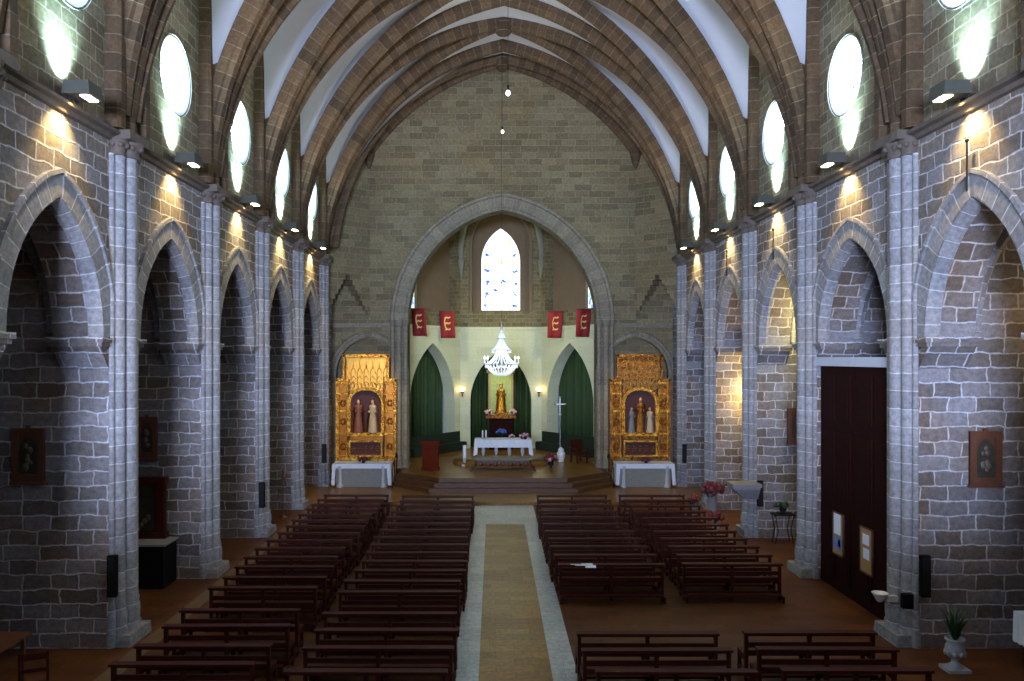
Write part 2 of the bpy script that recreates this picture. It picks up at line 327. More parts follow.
for side, nm in ((-1, 'left'), (1, 'right')):
    fn = lambda u, v, w, s=side: (s * (W + w), u, v)
    # lower wall with the chapel arches, upper wall with the round windows
    low = plate([(-12.4, -.4), (ENDY + .05, -.4), (ENDY + .05, 10.1), (-12.4, 10.1)], [bay_hole(a, b, side, i) for i, (a, b) in enumerate(bays)], .95, fn)
    # buttress walls between the chapels and the outer wall behind them
    for p in PIERS: low.box(*sorted((side * (W + .95), side * 12.0)), p - HW, p + HW, -.4, 10.1)
    low.box(*sorted((side * 11.9, side * 12.3)), PIERS[0] - HW, ENDY, -.4, 10.1)
    wl = struct('wall_' + nm, low, 'stone')
    ocs = [(BACK[i] + BACK[i + 1]) / 2 + .3 for i in range(len(BACK) - 1) if i >= 2]
    up = plate([(-12.4, 10.1), (ENDY + .05, 10.1), (ENDY + .05, 20.3), (-12.4, 20.3)], [circle(y, OC_Z + (.5 if y < 16 else 0), OC_R + .06) for y in ocs], .95, fn)
    struct('upper_wall', up, 'upper', wl)
    # cornice
    cn = MB()
    path = [(side * W, -12.3, 10.1), (side * W, ENDY - .02, 10.1)]
    cn.sweep(path, [(-.02, -.13), (.07, -.1), (.1, -.03), (.2, .0), (.22, .05), (.16, .09), (-.02, .11)], lambda i: (Vector((-side, 0, 0)), Vector((0, 0, 1))))
    struct('cornice', cn, 'darkstone', wl)
    # archivolts, imposts and corbels of each bay
    for i, (a, b) in enumerate(bays):
        c = (a + b) / 2; h = (b - a) / 2 - HW - .26
        if side > 0 and i == 2: h += .14
        pts = ptarch(h, SP, AP, 16, c)
        ring = MB(); P3 = [(side * (W - .03), y, z) for y, z in pts]
        def fr(k, pts=pts):
            p0 = pts[max(k - 1, 0)]; p1 = pts[min(k + 1, len(pts) - 1)]; d = Vector((0, p1[0] - p0[0], p1[1] - p0[1])).normalized()
            nrm = Vector((0, -d.z, d.y))
            if nrm.z < 0 and abs(p0[0] - p1[0]) > 1e-6: nrm = -nrm
            if k in (0,): nrm = Vector((0, -1, 0))
            if k == len(pts) - 1: nrm = Vector((0, 1, 0))
            return nrm, Vector((side, 0, 0))
        ring.sweep(P3, [(0, 0), (.42, 0), (.42, -.05), (.5, -.05), (.5, .06), (0, .06)], fr)
        struct('arch_moulding', ring, 'vouss', wl)
        inner = MB(); P4 = [(side * (W + .0), y, z) for y, z in ptarch(h - .0, SP, AP, 16, c)]
        inner.sweep(P4, [(.03, -.03), (.0, -.03), (-.1, .15), (-.1, .22), (.03, .22)], fr)
        struct('inner_arch', inner, 'vouss', wl)
        im = MB()
        for yy, sg in ((a + HW, 1), (b - HW, -1)):
            y0, y1 = sorted((yy - sg * .04, yy + sg * .42))
            x0, x1 = sorted((side * (W - .09), side * (W + 1.02)))
            im.box(x0, x1, y0, y1, SP - .1, SP); im.box(x0 + .04, x1 - .04, y0 + .04, y1 - .04, SP - .18, SP - .1)
            # tapering corbel below
            e = yy + sg * .34
            pts4 = [(x, y, z) for x in (x0 + .09, x1 - .09) for (y, z) in ((yy - sg * .0, SP - .18), (e, SP - .18), (yy, SP - .62))]
            im.faces(pts4, [(0, 1, 2), (3, 5, 4), (0, 3, 4, 1), (1, 4, 5, 2), (2, 5, 3, 0)])
        struct('impost', im, 'stone', wl)
        # chapel vault: crossing pointed tunnels
        cv = MB(); nx, ny = 16, 16; x0, x1 = side * (W + .9), side * 11.95; ya, yb = a + HW - .05, b - HW + .05
        hx = abs(x1 - x0) / 2; hy = (yb - ya) / 2
        def tun(d, h):
            q = (h * 1.25) ** 2 - (abs(d) + h * .25) ** 2
            return math.sqrt(max(q, 0))
        g = [[(x0 + (x1 - x0) * i_ / nx, ya + (yb - ya) * j / ny) for j in range(ny + 1)] for i_ in range(nx + 1)]
        vs = []; fs = []
        for i_ in range(nx + 1):
            for j in range(ny + 1):
                x, y = g[i_][j]; kx = tun(x - (x0 + x1) / 2, hx) * 2.9 / tun(0, hx); ky = tun(y - (ya + yb) / 2, hy) * 2.9 / tun(0, hy)
                vs.append((x, y, 6.25 + max(kx, ky)))
        for i_ in range(nx):
            for j in range(ny): fs.append((i_ * (ny + 1) + j, i_ * (ny + 1) + j + 1, (i_ + 1) * (ny + 1) + j + 1, (i_ + 1) * (ny + 1) + j))
        cv.faces(vs, fs, True); struct('chapel_vault', cv, 'web', wl)
        # moulded wall rib on the two chapel side walls
        for yw, sg in ((ya + .06, 1), (yb - .06, -1)):
            rb = MB(); rp = ptarch(hx - .12, 6.2, 8.95, 14, (x0 + x1) / 2)
            path = [(x, yw, z) for x, z in rp]
            def fr2(k, rp=rp):
                p0 = rp[max(k - 1, 0)]; p1 = rp[min(k + 1, len(rp) - 1)]; d = Vector((p1[0] - p0[0], 0, p1[1] - p0[1])).normalized()
                nrm = Vector((-d.z, 0, d.x))
                return (nrm if nrm.z >= 0 or k in (0, len(rp) - 1) else -nrm), Vector((0, sg, 0))
            rb.sweep(path, [(-.1, -.05), (.12, -.05), (.12, .1), (.02, .22), (-.1, .16)], fr2)
            struct('chapel_rib', rb, 'vouss', wl)
        # two crossed ribs
        for sg in (1, -1):
            rb = MB(); path = []
            for k in range(25):
                t = -1 + 2 * k / 24; path.append(((x0 + x1) / 2 + t * (hx - .1), (ya + yb) / 2 + sg * t * (hy - .1), 6.1 + 2.88 * math.sqrt(max(1 - (abs(t) * .99) ** 2, 0))))
            def fr3(k, path=path, sg=sg):
                d = (Vector(path[min(k + 1, 24)]) - Vector(path[max(k - 1, 0)])).normalized()
                hd = Vector((hx, sg * hy, 0)).normalized(); sd = Vector((-hd.y, hd.x, 0)); return sd, d.cross(sd) if d.cross(sd).z > 0 else -d.cross(sd)
            rb.sweep(path, [(-.1, -.1), (.1, -.1), (.14, .12), (-.14, .12)], fr3)
            struct('chapel_rib', rb, 'vouss', wl)
    # piers: clustered shafts with base and capital
    for p in PIERS:
        pr = MB()
        for dy, r, dx in ((0, .18, -.12), (-.29, .13, -.07), (.29, .13, -.07), (-.47, .07, -.01), (.47, .07, -.01)):
            cx = side * (W + dx)
            pr.lathe([(r * 1.4, -.02), (r * 1.4, .3), (r * 1.2, .36), (r * 1.3, .42), (r * 1.3, .62), (r * 1.1, .7), (r * 1.22, .76), (r, .84), (r, 9.74)], (cx, p + dy, 0), 14)
        x0, x1 = sorted((side * (W - .4), side * (W + .05)))
        cp = MB()
        for dy, r, dx in ((0, .22, -.1), (-.33, .15, -.06), (.33, .15, -.06)):
            cp.lathe([(r, 9.72), (r * 1.15, 9.74), (r * 1.02, 9.78), (r * 1.1, 9.84), (r * 1.5, 9.98), (r * 1.6, 10.03)], (side * (W + dx), p + dy, 0), 14)
            for q in range(8): cp.ball((side * (W + dx) + r * 1.3 * math.cos(q * PI / 4), p + dy + r * 1.3 * math.sin(q * PI / 4), 9.92), .06, 6)
        cp.box(x0, x1, p - .5, p + .5, 10.02, 10.2); struct('capital', cp, 'darkstone', wl)
        pr.box(x0 - .0, x1 + .0, p - .5, p + .5, -.02, .22, .02)
        struct('pier', pr, 'shaft', wl)
        ru = MB()                                # responds that carry the ribs above the cornice
        ru.lathe([(.2, 10.2), (.2, 12.4)], (side * (W - .08), p, 0), 12)
        for sg in (-1, 1): ru.lathe([(.13, 10.2), (.13, 12.2)], (side * (W - .04), p + sg * .32, 0), 10)
        struct('rib_respond', ru, 'rib', wl)
    globals()['wall_' + nm] = wl

# round windows
nwin = 0
for side in (-1, 1):
    for i in range(2, len(BACK) - 1):
        y = (BACK[i] + BACK[i + 1]) / 2 + .3; nwin += 1
        w = bpy.data.objects.new('window_%d' % nwin, None); COL.objects.link(w); w['kind'] = 'structure'
        w.location = (side * W, y, OC_Z + (.5 if y < 16 else 0))
        rv = MB(); n = 32; vs = []; fs = []
        for (r, d) in ((OC_R + .1, -.02), (OC_R + .1, .0), (OC_R, .02), (OC_R - .1, .34), (OC_R - .1, .45)):
            for k in range(n): a = 2 * PI * k / n; vs.append((side * d, r * math.cos(a), r * math.sin(a)))
        for j in range(4):
            for k in range(n): fs.append((j * n + k, j * n + (k + 1) % n, (j + 1) * n + (k + 1) % n, (j + 1) * n + k))
        rv.faces(vs, fs, True); struct('window_reveal', rv, 'glarewhite', w)
        pm = MB(); pm.quad([(side * .4, (OC_R - .1) * math.cos(2 * PI * k / n), (OC_R - .1) * math.sin(2 * PI * k / n)) for k in range(n)])
        struct('window_pane', pm, 'daypane', w)
        tr = MB(); x = side * .35
        tr.tube([(x, .17 * math.cos(2 * PI * k / 16), .17 * math.sin(2 * PI * k / 16)) for k in range(16)], .025, 5, True)
        for q in range(6):
            a = 2 * PI * q / 6; cy, cz = .43 * math.cos(a), .43 * math.sin(a)
            tr.tube([(x, cy + .2 * math.cos(2 * PI * k / 14), cz + .2 * math.sin(2 * PI * k / 14)) for k in range(14)], .02, 5, True)
        struct('window_tracery', tr, 'lead', w)

# great vault: webs
ceil = bpy.data.objects.new('ceiling', None); COL.objects.link(ceil); ceil['kind'] = 'structure'
web = MB(); spr = MB(); RW = 10.32; NU = 28; ZS = 13.5
Yb = BACK[:-1] + [PIERS[-1]]
def xs(k, n=NU): return 7.95 * (1 - math.cos(PI / 2 * (1 - k / n))) if False else 7.95 * math.sin(PI / 2 * (1 - k / n))
for i in range(len(Yb) - 1):
    y0, y1 = Yb[i], Yb[i + 1]; yc = (y0 + y1) / 2; hl = (y1 - y0) / 2
    for s in (-1, 1):
        for e in (-1, 1):                       # half of a transverse cell: between cross arch and diagonal
            vs = []; fs = []
            for k in range(NU + 1):
                X = xs(k); yd = yc + e * hl * X / 7.95
                vs += [(s * X, yc + e * hl, vz(X, RW)), (s * X, yd, vz(X, RW))]
            for k in range(NU): fs.append((2 * k, 2 * k + 1, 2 * k + 3, 2 * k + 2))
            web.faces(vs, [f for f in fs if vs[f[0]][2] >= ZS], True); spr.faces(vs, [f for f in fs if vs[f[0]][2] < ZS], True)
            # lateral cell: between diagonal and wall arch
            vs = []; fs = []; m = 6; zb = vz(7.95, RW); zt = vz(0, RW)
            for k in range(NU + 1):
                X = xs(k); zd = vz(X, RW); yd = yc + e * hl * X / 7.95
                zw = zb + (zd - zb) * (18.0 - zb) / (zt - zb)
                yw_ = hl - .62
                if zw < 14.6: yo = yw_
                else:
                    q = (zw - 14.6) / (18.0 - 14.6); yo = yw_ * math.sqrt(max(1 - q ** 1.6, 0))
                for j in range(m + 1):
                    t = j / m; vs.append((s * (X + (7.74 - X) * t), yd + (yc + e * yo - yd) * t, zd + (zw - zd) * t - .0))
            for k in range(NU):
                for j in range(m): fs.append((k * (m + 1) + j, k * (m + 1) + j + 1, (k + 1) * (m + 1) + j + 1, (k + 1) * (m + 1) + j))
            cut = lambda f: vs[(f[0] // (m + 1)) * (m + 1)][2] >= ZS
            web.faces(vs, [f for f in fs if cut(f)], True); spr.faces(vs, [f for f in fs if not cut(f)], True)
        # wall rib that frames the round window
        if y0 < 6: continue
        fm_ = MB(); half = [(hl - .62, 10.2), (hl - .62, 12.4), (hl - .62, 14.6)]
        for k in range(1, 15):
            q = k / 14; half.append(((hl - .62) * math.sqrt(max(1 - q ** 1.6, 0)), 14.6 + 3.4 * q))
        pth2 = [(yc - a_, z_) for a_, z_ in half] + [(yc + a_, z_) for a_, z_ in half[:-1][::-1]]
        def frw(k, pth2=pth2, s=s):
            p0 = pth2[max(k - 1, 0)]; p1 = pth2[min(k + 1, len(pth2) - 1)]; d = Vector((0, p1[0] - p0[0], p1[1] - p0[1])).normalized()
            return Vector((0, -d.z, d.y)), Vector((-s, 0, 0))
        fm_.sweep([(s * 7.95, a_, z_) for a_, z_ in pth2], [(-.1, -.1), (-.1, .24), (-.03, .3), (.16, .3), (.16, -.1)], frw)
        struct('wall_rib', fm_, 'rib', ceil)
# last narrow bay against the end wall
vs = []; fs = []
for k in range(41):
    X = -7.95 + 15.9 * k / 40; vs += [(X, PIERS[-1], vz(X, RW)), (X, ENDY + .1, vz(X, RW))]
for k in range(40): fs.append((2 * k, 2 * k + 1, 2 * k + 3, 2 * k + 2))
web.faces(vs, fs, True)
web.box(-9, 9, -12.5, 38, 20.3, 20.5)
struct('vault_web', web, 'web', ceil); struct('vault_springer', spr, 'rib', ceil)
def arch_path(y0, y1, xa=7.7, n=44, off=0.):
    out = []
    for k in range(n + 1):
        t = math.sin(PI / 2 * (-1 + 2 * k / n)); X = xa * t
        out.append((X, (y0 + y1) / 2 + (y1 - y0) / 2 * X / xa, vz(X) + off))
    return out
def rib(path, wdt, dep, name='vault_rib'):
    r = MB(); hd = Vector(path[-1]) - Vector(path[0]); hd.z = 0; hd.normalize(); sd = Vector((-hd.y, hd.x, 0))
    def fr(k):
        x = path[k][0]; cx = -2.15 if x > 0 else 2.15
        up = Vector((x - cx, 0, path[k][2] - 9.55)); up = Vector((hd.x * (x - cx), hd.y * (x - cx), up.z)).normalized()
        if abs(x) < 1e-3: up = Vector((0, 0, 1))
        return sd, up
    h = wdt / 2
    r.sweep(path, [(-h, dep), (-h, .16), (-h + .07, .13), (-h * .45, .0), (h * .45, .0), (h - .07, .13), (h, .16), (h, dep)], fr)
    return struct(name, r, 'rib', ceil)
for p in [PIERS[0], *PIERS[1:]]:
    rib(arch_path(p, p), .5, .48, 'cross_arch')
for i in range(len(PIERS) - 1):
    a, b = PIERS[i] + .3, PIERS[i + 1] - .3
    rib(arch_path(a, b), .4, .44); rib(arch_path(b, a), .4, .44)
    k = MB(); k.lathe([(.1, 18.98), (.26, 19.0), (.34, 19.1), (.34, 19.5)], (0, (a + b) / 2, 0), 14); struct('keystone', k, 'rib', ceil)
# ribs of the narrow end bay
ky = 36.75
for s in (-1, 1):
    pth = []
    for k in range(23):
        X = 7.7 * math.sin(PI / 2 * k / 22); pth.append((s * X, ky + (PIERS[-1] + .3 - ky) * X / 7.7, vz(X) + .02))
    rib(pth, .28, .4)
rib([(x, ENDY - .12, z - .02) for x, y, z in arch_path(0, 0, 6.15)], .26, .42, 'wall_arch')
k = MB(); k.lathe([(.1, 18.9), (.22, 18.95), (.3, 19.05), (.3, 19.5)], (0, ky, 0), 12); struct('keystone', k, 'rib', ceil)

# end wall
G_H, G_S, G_A = 4.4, 7.45, 12.6
garch = [(-G_H, .0), *ptarch(G_H, G_S, G_A, 22), (G_H, .0)]
RX = 6.22
def nic(c): return [(c - 1.52, .0), *ptarch(1.52, 4.95, 6.65, 14, c), (c + 1.52, .0)]
fe = lambda u, v, w: (u, ENDY + w, v)
ew = plate([(-8.9, -.4), (8.9, -.4), (8.9, 7.3), (-8.9, 7.3)][:0] or [(-8.9, -.4), (8.9, -.4), (8.9, 20.3), (-8.9, 20.3)], [garch, nic(-RX), nic(RX)], .35, fe)
ew = plate([(-8.9, -.4), (8.9, -.4), (8.9, 20.3), (-8.9, 20.3)], [garch], .65, lambda u, v, w: (u, ENDY + .35 + w, v), ew)
wall_end = struct('wall_end', ew, 'endw')
def frame2d(pts, n3):
    def fr(k):
        p0 = pts[max(k - 1, 0)]; p1 = pts[min(k + 1, len(pts) - 1)]; d = Vector((p1[0] - p0[0], 0, p1[1] - p0[1])).normalized()
        nrm = Vector((-d.z, 0, d.x)); return nrm, n3
    return fr
gm = MB(); gp = [(-G_H, .62), *ptarch(G_H, G_S, G_A, 26), (G_H, .62)]
fr = frame2d(gp, Vector((0, -1, 0)))
gm.sweep([(x, ENDY, z) for x, z in gp], [(.0, -.3), (.0, .02), (.1, .08), (.2, .02), (.62, .02), (.66, .1), (.78, .12), (.82, .0), (.82, -.05)], fr)
struct('chancel_arch_moulding', gm, 'endshaft', wall_end)
sh = MB()
for s in (-1, 1):
    for dx, dy, r in ((.1, -.1, .1), (.42, -.12, .13), (.7, -.08, .09)):
        sh.lathe([(r * 1.8, .6), (r * 1.8, .8), (r, 1.0), (r, 7.15), (r * 1.7, 7.35), (r * 1.7, 7.5)], (s * (G_H + dx), ENDY + dy, 0), 12)
struct('chancel_shaft', sh, 'endshaft', wall_end)
ledge = MB()
for s in (-1, 1):
    ledge.box(*sorted((s * 5.2, s * 7.9)), ENDY - .12, ENDY + .02, 7.22, 7.32); ledge.box(*sorted((s * 5.2, s * 7.9)), ENDY - .07, ENDY + .02, 7.12, 7.22)
struct('string_course', ledge, 'endshaft', wall_end)
for s in (-1, 1):
    nm_ = MB(); q = [(s * RX - 1.52, .1), *ptarch(1.52, 4.95, 6.65, 16, s * RX), (s * RX + 1.52, .1)]
    nm_.sweep([(x, ENDY, z) for x, z in q], [(0, -.2), (0, .03), (.1, .09), (.2, .02), (.28, .08), (.34, -.02)], frame2d(q, Vector((0, -1, 0))))
    struct('niche_moulding', nm_, 'endshaft', wall_end)
# slanting corner walls above the stepped squinches
for s in (-1, 1):
    ax, ay, bx, by = s * 7.97, 35.75, s * 6.15, ENDY + .02
    L = math.hypot(bx - ax, by - ay); dx, dy = (bx - ax) / L, (by - ay) / L
    steps = []; nst = 9; u0, u1, um, vb, vt = .0, L, .5 * L, 7.45, 9.5
    for k in range(nst): t = k / nst; u = u0 + (um - u0) * t; v = vb + (vt - vb) * k / nst; steps += [(u + .03, v), (u + .03, v + (vt - vb) / nst)]
    for k in range(nst): t = (k + 1) / nst; u = um + (u1 - um) * t; v = vt - (vt - vb) * (k + 1) / nst; steps += [(u - .03, v + (vt - vb) / nst), (u - .03, v)]
    # outline: the stepped notch runs along the foot of the slab
    out = [(0, vb - .02)] + steps + [(L, vb - .02), (L, 16.9), (.0, 11.8)]
    cl = []
    for p in out:
        if not cl or math.dist(cl[-1], p) > 1e-4: cl.append(p)
    nx_, ny_ = -dy * (-s), dx * (-s)
    if ny_ < 0: nx_, ny_ = -nx_, -ny_
    sq = plate(cl, [], .6, lambda u, v, w: (ax + dx * u + nx_ * w, ay + dy * u + ny_ * w, v))
    struct('corner_wall', sq, 'endw', wall_end)
    cb = MB(); cb.lathe([(.05, 14.5), (.16, 14.75), (.24, 15.05), (.26, 15.25)], (s * 6.2, ENDY - .1, 0), 12); struct('rib_corbel', cb, 'rib', wall_end)

# apse
A0, A1, A2 = (2.28, 45.0), (5.05, 40.9), (5.05, 38.25)
PF = .615                                       # altar platform height
def facet(p, q, outer, holes, thick, off=0.):
    L = math.dist(p, q); d = ((q[0] - p[0]) / L, (q[1] - p[1]) / L); cx, cy = 0, 41.
    n = (-d[1], d[0])
    if (p[0] - cx) * n[0] + (p[1] - cy) * n[1] < 0: n = (-n[0], -n[1])
    return plate(outer, holes, thick, lambda u, v, w: (p[0] + d[0] * u + n[0] * (w + off), p[1] + d[1] * u + n[1] * (w + off), v)), L, d, n
def rect(u0, u1, v0, v1): return [(u0, v0), (u1, v0), (u1, v1), (u0, v1)]
wall_apse = bpy.data.objects.new('wall_apse', None); COL.objects.link(wall_apse); wall_apse['kind'] = 'structure'
CT = 7.28
facets = [((-A0[0], A0[1]), (A0[0], A0[1])), ((-A0[0], A0[1]), (-A1[0], A1[1])), ((A0[0], A0[1]), (A1[0], A1[1]))]
for fi, (p, q) in enumerate(facets):
    L = math.dist(p, q)
    hole = [(.5 * L - (1.72 if fi == 0 else 1.95), .3)] + (ptarch(1.72, 3.2, 6.15, 14, L / 2) if fi == 0 else ptarch(1.95, 3.2, 6.5, 14, L / 2)) + [(.5 * L + (1.72 if fi == 0 else 1.95), .3)]
    m_, *_ = facet(p, q, rect(-.02, L + .02, 0, CT), [hole], .75)
    struct('lower_wall', m_, 'cream', wall_apse)
    m_, *_ = facet(p, q, rect(-.05, L + .05, 0, CT + 3), [], .1, 2.0); struct('back_wall', m_, 'apse', wall_apse)
    m_, *_ = facet(p, q, rect(-.02, L + .02, CT, CT + .16), [], .12, -.08); struct('ledge', m_, 'cream', wall_apse)
    if fi == 0:
        hole = [(L / 2 - 1.65, 8.3)] + ptarch(1.65, 12., 14.4, 14, L / 2) + [(L / 2 + 1.65, 8.3)]
        m_, *_ = facet(p, q, rect(-.02, L + .02, CT, 16.5), [hole], .6); struct('upper_wall', m_, 'apse', wall_apse)
        hole = [(L / 2 - 1.1, 8.42)] + ptarch(1.1, 11.2, 13.1, 14, L / 2) + [(L / 2 + 1.1, 8.42)]
        m_, *_ = facet(p, q, rect(.1, L - .1, 8.2, 15.5), [hole], .3, .55); struct('window_reveal', m_, 'brownplaster', wall_apse)
        fm = MB(); wp = [(-1.65, 8.3), *ptarch(1.65, 12., 14.4, 16), (1.65, 8.3)]
        fm.sweep([(x, A0[1] - .02, z) for x, z in wp], [(-.05, -.05), (-.02, .08), (.1, .08), (.12, -.05)], frame2d(wp, Vector((0, -1, 0))))
        struct('window_moulding', fm, 'brownplaster', wall_apse)
        wn = bpy.data.objects.new('window_%d' % (nwin + 1), None); COL.objects.link(wn); wn['kind'] = 'structure'
        pm = MB(); hh = [(-1.1, 8.42)] + ptarch(1.1, 11.2, 13.1, 14) + [(1.1, 8.42)]
        pm.quad([(u, A0[1] + .8, v) for u, v in hh], uv=[(u, v) for u, v in hh]); struct('window_pane', pm, 'window', wn)
        ld = MB()
        for v in (9.3, 10.2, 11.1, 12.): ld.box(-1.1, 1.1, A0[1] + .77, A0[1] + .79, v - .012, v + .012)
        for u in (-.55, 0, .55): ld.box(u - .012, u + .012, A0[1] + .77, A0[1] + .79, 8.42, 12.4)
        struct('window_leading', ld, 'silver', wn)
        # coloured glass along the border and the medallions
        rnd = random.Random(3)
        for cname, pts_ in (('blue_glass', [(sx * .82, z) for z in (8.65, 9.35, 10.0, 10.7, 11.6) for sx in (-1, 1)] + [(0.15, 10.1), (-.25, 9.6)]), ('yellow_glass', [(.1, 11.2), (.55, 12.3), (-.05, 11.25), (-.82, 11.0), (.82, 11.15)])):
            cg = MB()
            for (u, v) in pts_:
                for _ in range(4):
                    a_, b_ = u + rnd.uniform(-.12, .12), v + rnd.uniform(-.1, .1); r_ = rnd.uniform(.05, .1)
                    cg.quad([(a_ + r_ * math.cos(t), A0[1] + .785, b_ + r_ * math.sin(t)) for t in (.2, 1.7, 2.9, 4.2, 5.3)])
            struct(cname, cg, emis(cname, (.05, .12, .6) if cname[0] == 'b' else (.85, .75, .2), .8), wn)
    else:
        hole = [(.35, 8.3)] + ptarch((L - .7) / 2, 12.2, 14.6, 12, L / 2) + [(L - .35, 8.3)]
        m_, L, d, n = facet(p, q, rect(-.02, L + .02, CT, 16.5), [hole], .55); struct('upper_wall', m_, 'apse', wall_apse)
        hole = [(3.15, 8.35)] + ptarch(.6, 12., 12.9, 8, 3.75) + [(4.35, 8.35)]
        m_, *_ = facet(p, q, rect(.1, L - .05, 8.2, 15.5), [hole], .2, .55); struct('window_reveal', m_, 'brownplaster', wall_apse)
        wn = bpy.data.objects.new('window_%d' % (nwin + 1 + fi), None); COL.objects.link(wn); wn['kind'] = 'structure'
        pm = MB(); hh = [(3.15, 8.35)] + ptarch(.6, 12., 12.9, 8, 3.75) + [(4.35, 8.35)]
        pm.quad([(p[0] + d[0] * u + n[0] * .74, p[1] + d[1] * u + n[1] * .74, v) for u, v in hh], uv=[(u, v) for u, v in hh]); struct('window_pane', pm, 'window2', wn)
for s in (-1, 1):
    fl = MB(); fl.box(*sorted((s * A2[0], s * (A2[0] + .5))), A2[1], A1[1] + .05, 0, CT); struct('lower_wall', fl, 'cream', wall_apse)
    fl = MB(); fl.box(*sorted((s * A2[0], s * (A2[0] + .5))), A2[1], A1[1] + .05, CT, 16.5); struct('upper_wall', fl, 'apse', wall_apse)
KEY = Vector((0, 40.6, 15.2))
corn = [(-5.05, 38.3), (-5.05, 40.9), (-2.28, 45.), (2.28, 45.), (5.05, 40.9), (5.05, 38.3)]
def apc(c, n=14, off=0.):
    out = []
    for k in range(n + 1):
        t = PI / 2 * k / n; f_ = math.cos(t)
        out.append(Vector((KEY.x + (c[0] - KEY.x) * f_, KEY.y + (c[1] - KEY.y) * f_, 11.0 + (KEY.z - 11.0) * math.sin(t) + off)))
    return out
aw = MB()
for i in range(5):
    a, b = apc(corn[i], off=.25), apc(corn[i + 1], off=.25); mid = (Vector(corn[i] + (0,)) + Vector(corn[i + 1] + (0,))) / 2
    for c_, rb_ in ((corn[i], a), (corn[i + 1], b)):
        wl_ = []
        for k in range(15):
            q = k / 14; u = 1 - math.sqrt(max(1 - q ** 2, 0)); v = Vector(c_ + (0,)).lerp(mid, u); wl_.append(Vector((v.x, v.y, 11.25 + 3.9 * math.sin(PI / 2 * q))))
        for k in range(14):
            for j in range(4):
                f_ = lambda k_, j_: rb_[k_].lerp(wl_[k_], j_ / 4)
                aw.quad([f_(k, j), f_(k, j + 1), f_(k + 1, j + 1), f_(k + 1, j)], True)
aw.box(-5.6, 5.6, 38.2, 46.5, 16.3, 16.5)
struct('apse_vault', aw, 'apseweb', wall_apse)
for i in range(1, 5):
    pth = apc(corn[i]); c = corn[i]; hd = Vector((c[0], c[1] - KEY.y, 0)).normalized(); sd = Vector((-hd.y, hd.x, 0))
    def fr(k, pth=pth, sd=sd):
        d = (pth[min(k + 1, len(pth) - 1)] - pth[max(k - 1, 0)]).normalized(); u = d.cross(sd); return sd, (u if u.z > 0 or u.dot(hd) > 0 else -u)
    r = MB(); r.sweep(pth, [(-.16, .3), (-.16, 0), (-.06, -.16), (.06, -.16), (.16, 0), (.16, .3)], fr)
    r.lathe([(.03, 10.1), (.12, 10.6), (.2, 11.05), (.2, 11.2)], (c[0] - hd.x * .1, c[1] - hd.y * .1, 0), 10)
    struct('apse_rib', r, 'apseweb', wall_apse)

# back wall with its own big window, organ loft below the viewer
bw = plate([(-8.9, -.4), (8.9, -.4), (8.9, 20.3), (-8.9, 20.3)], [[(-5.5, 5.3), (-.5, 5.3), (-.5, 8.2), (-5.5, 8.2)]], .6, lambda u, v, w: (u, -12.4 - w, v))
struct('wall_back', bw, 'stone')
wn = bpy.data.objects.new('window_30', None); COL.objects.link(wn); wn['kind'] = 'structure'
pm = MB(); pm.quad([(-5.5, -12.7, 5.3), (-.5, -12.7, 5.3), (-.5, -12.7, 8.2), (-5.5, -12.7, 8.2)]); struct('window_pane', pm, 'daypane', wn)
lf = MB(); lf.box(-7.94, 7.94, -12.4, .7, 3.7, 4.1); lf.box(-7.94, 7.94, .5, .7, 4.1, 5.0); struct('floor_loft', lf, 'stone')

# floors
fl = MB(); fl.box(-12.3, 12.3, -12.6, 31., -.3, 0); floor = struct('floor', fl, 'floor')
fl = MB(); fl.box(-.66, .66, 2, 27.4, 0, .006); struct('floor_aisle', fl, 'aisle', floor)
fl = MB(); fl.box(-1.12, -.66, 2, 30.9, 0, .008); fl.box(.66, 1.12, 2, 30.9, 0, .008); fl.box(-.66, .66, 27.4, 30.9, 0, .008); struct('floor_marble', fl, 'marble', floor)
fl = MB()
fl.box(-7.45, -7.1, 6, 30.9, 0, .01)
struct('floor_border', fl, 'bordertile', floor)
fl = MB(); fl.box(-8.9, 8.9, 31., 38, -.3, .12); struct('floor_presbytery', fl, 'presb', floor)
plat = MB()
for k, (g, z) in enumerate(((.74, .285), (.37, .45), (0, PF))):
    y0 = 33.8 - g; xa = 2.7 + g * .5; xb = 4.38
    poly = [(-xa, y0), (xa, y0), (xb + g * .6 + .2, 35.5 - g * .6), (xb + g * .6 + .2, ENDY + .0), (-xb - g * .6 - .2, ENDY + .0), (-xb - g * .6 - .2, 35.5 - g * .6)]
    n = len(poly); plat.quad([(x, y, z) for x, y in poly])
    for i in range(n):
        a, b = poly[i], poly[(i + 1) % n]; plat.quad([(a[0], a[1], .1), (b[0], b[1], .1), (b[0], b[1], z), (a[0], a[1], z)])
struct('floor_steps', plat, 'stepw', floor)
fl = MB(); fl.quad([(x, y, PF + .004) for x, y in [(-2.65, 33.85), (2.65, 33.85), (4.5, 35.55), (4.39, 37.3), (4.39, 39), (5.2, 41.2), (2.6, 47.2), (-2.6, 47.2), (-5.2, 41.2), (-4.39, 39), (-4.39, 37.3), (-4.5, 35.55)]])
fl.box(-4.39, 4.39, 36, 40, .1, PF); struct('floor_platform', fl, 'presb', floor)
pd = MB(); pd.lathe([(2.35, PF), (2.35, PF + .17), (0.001, PF + .17)], (0, 38.7, 0), 40, 1., .8); struct('floor_predella', pd, 'presb', floor)

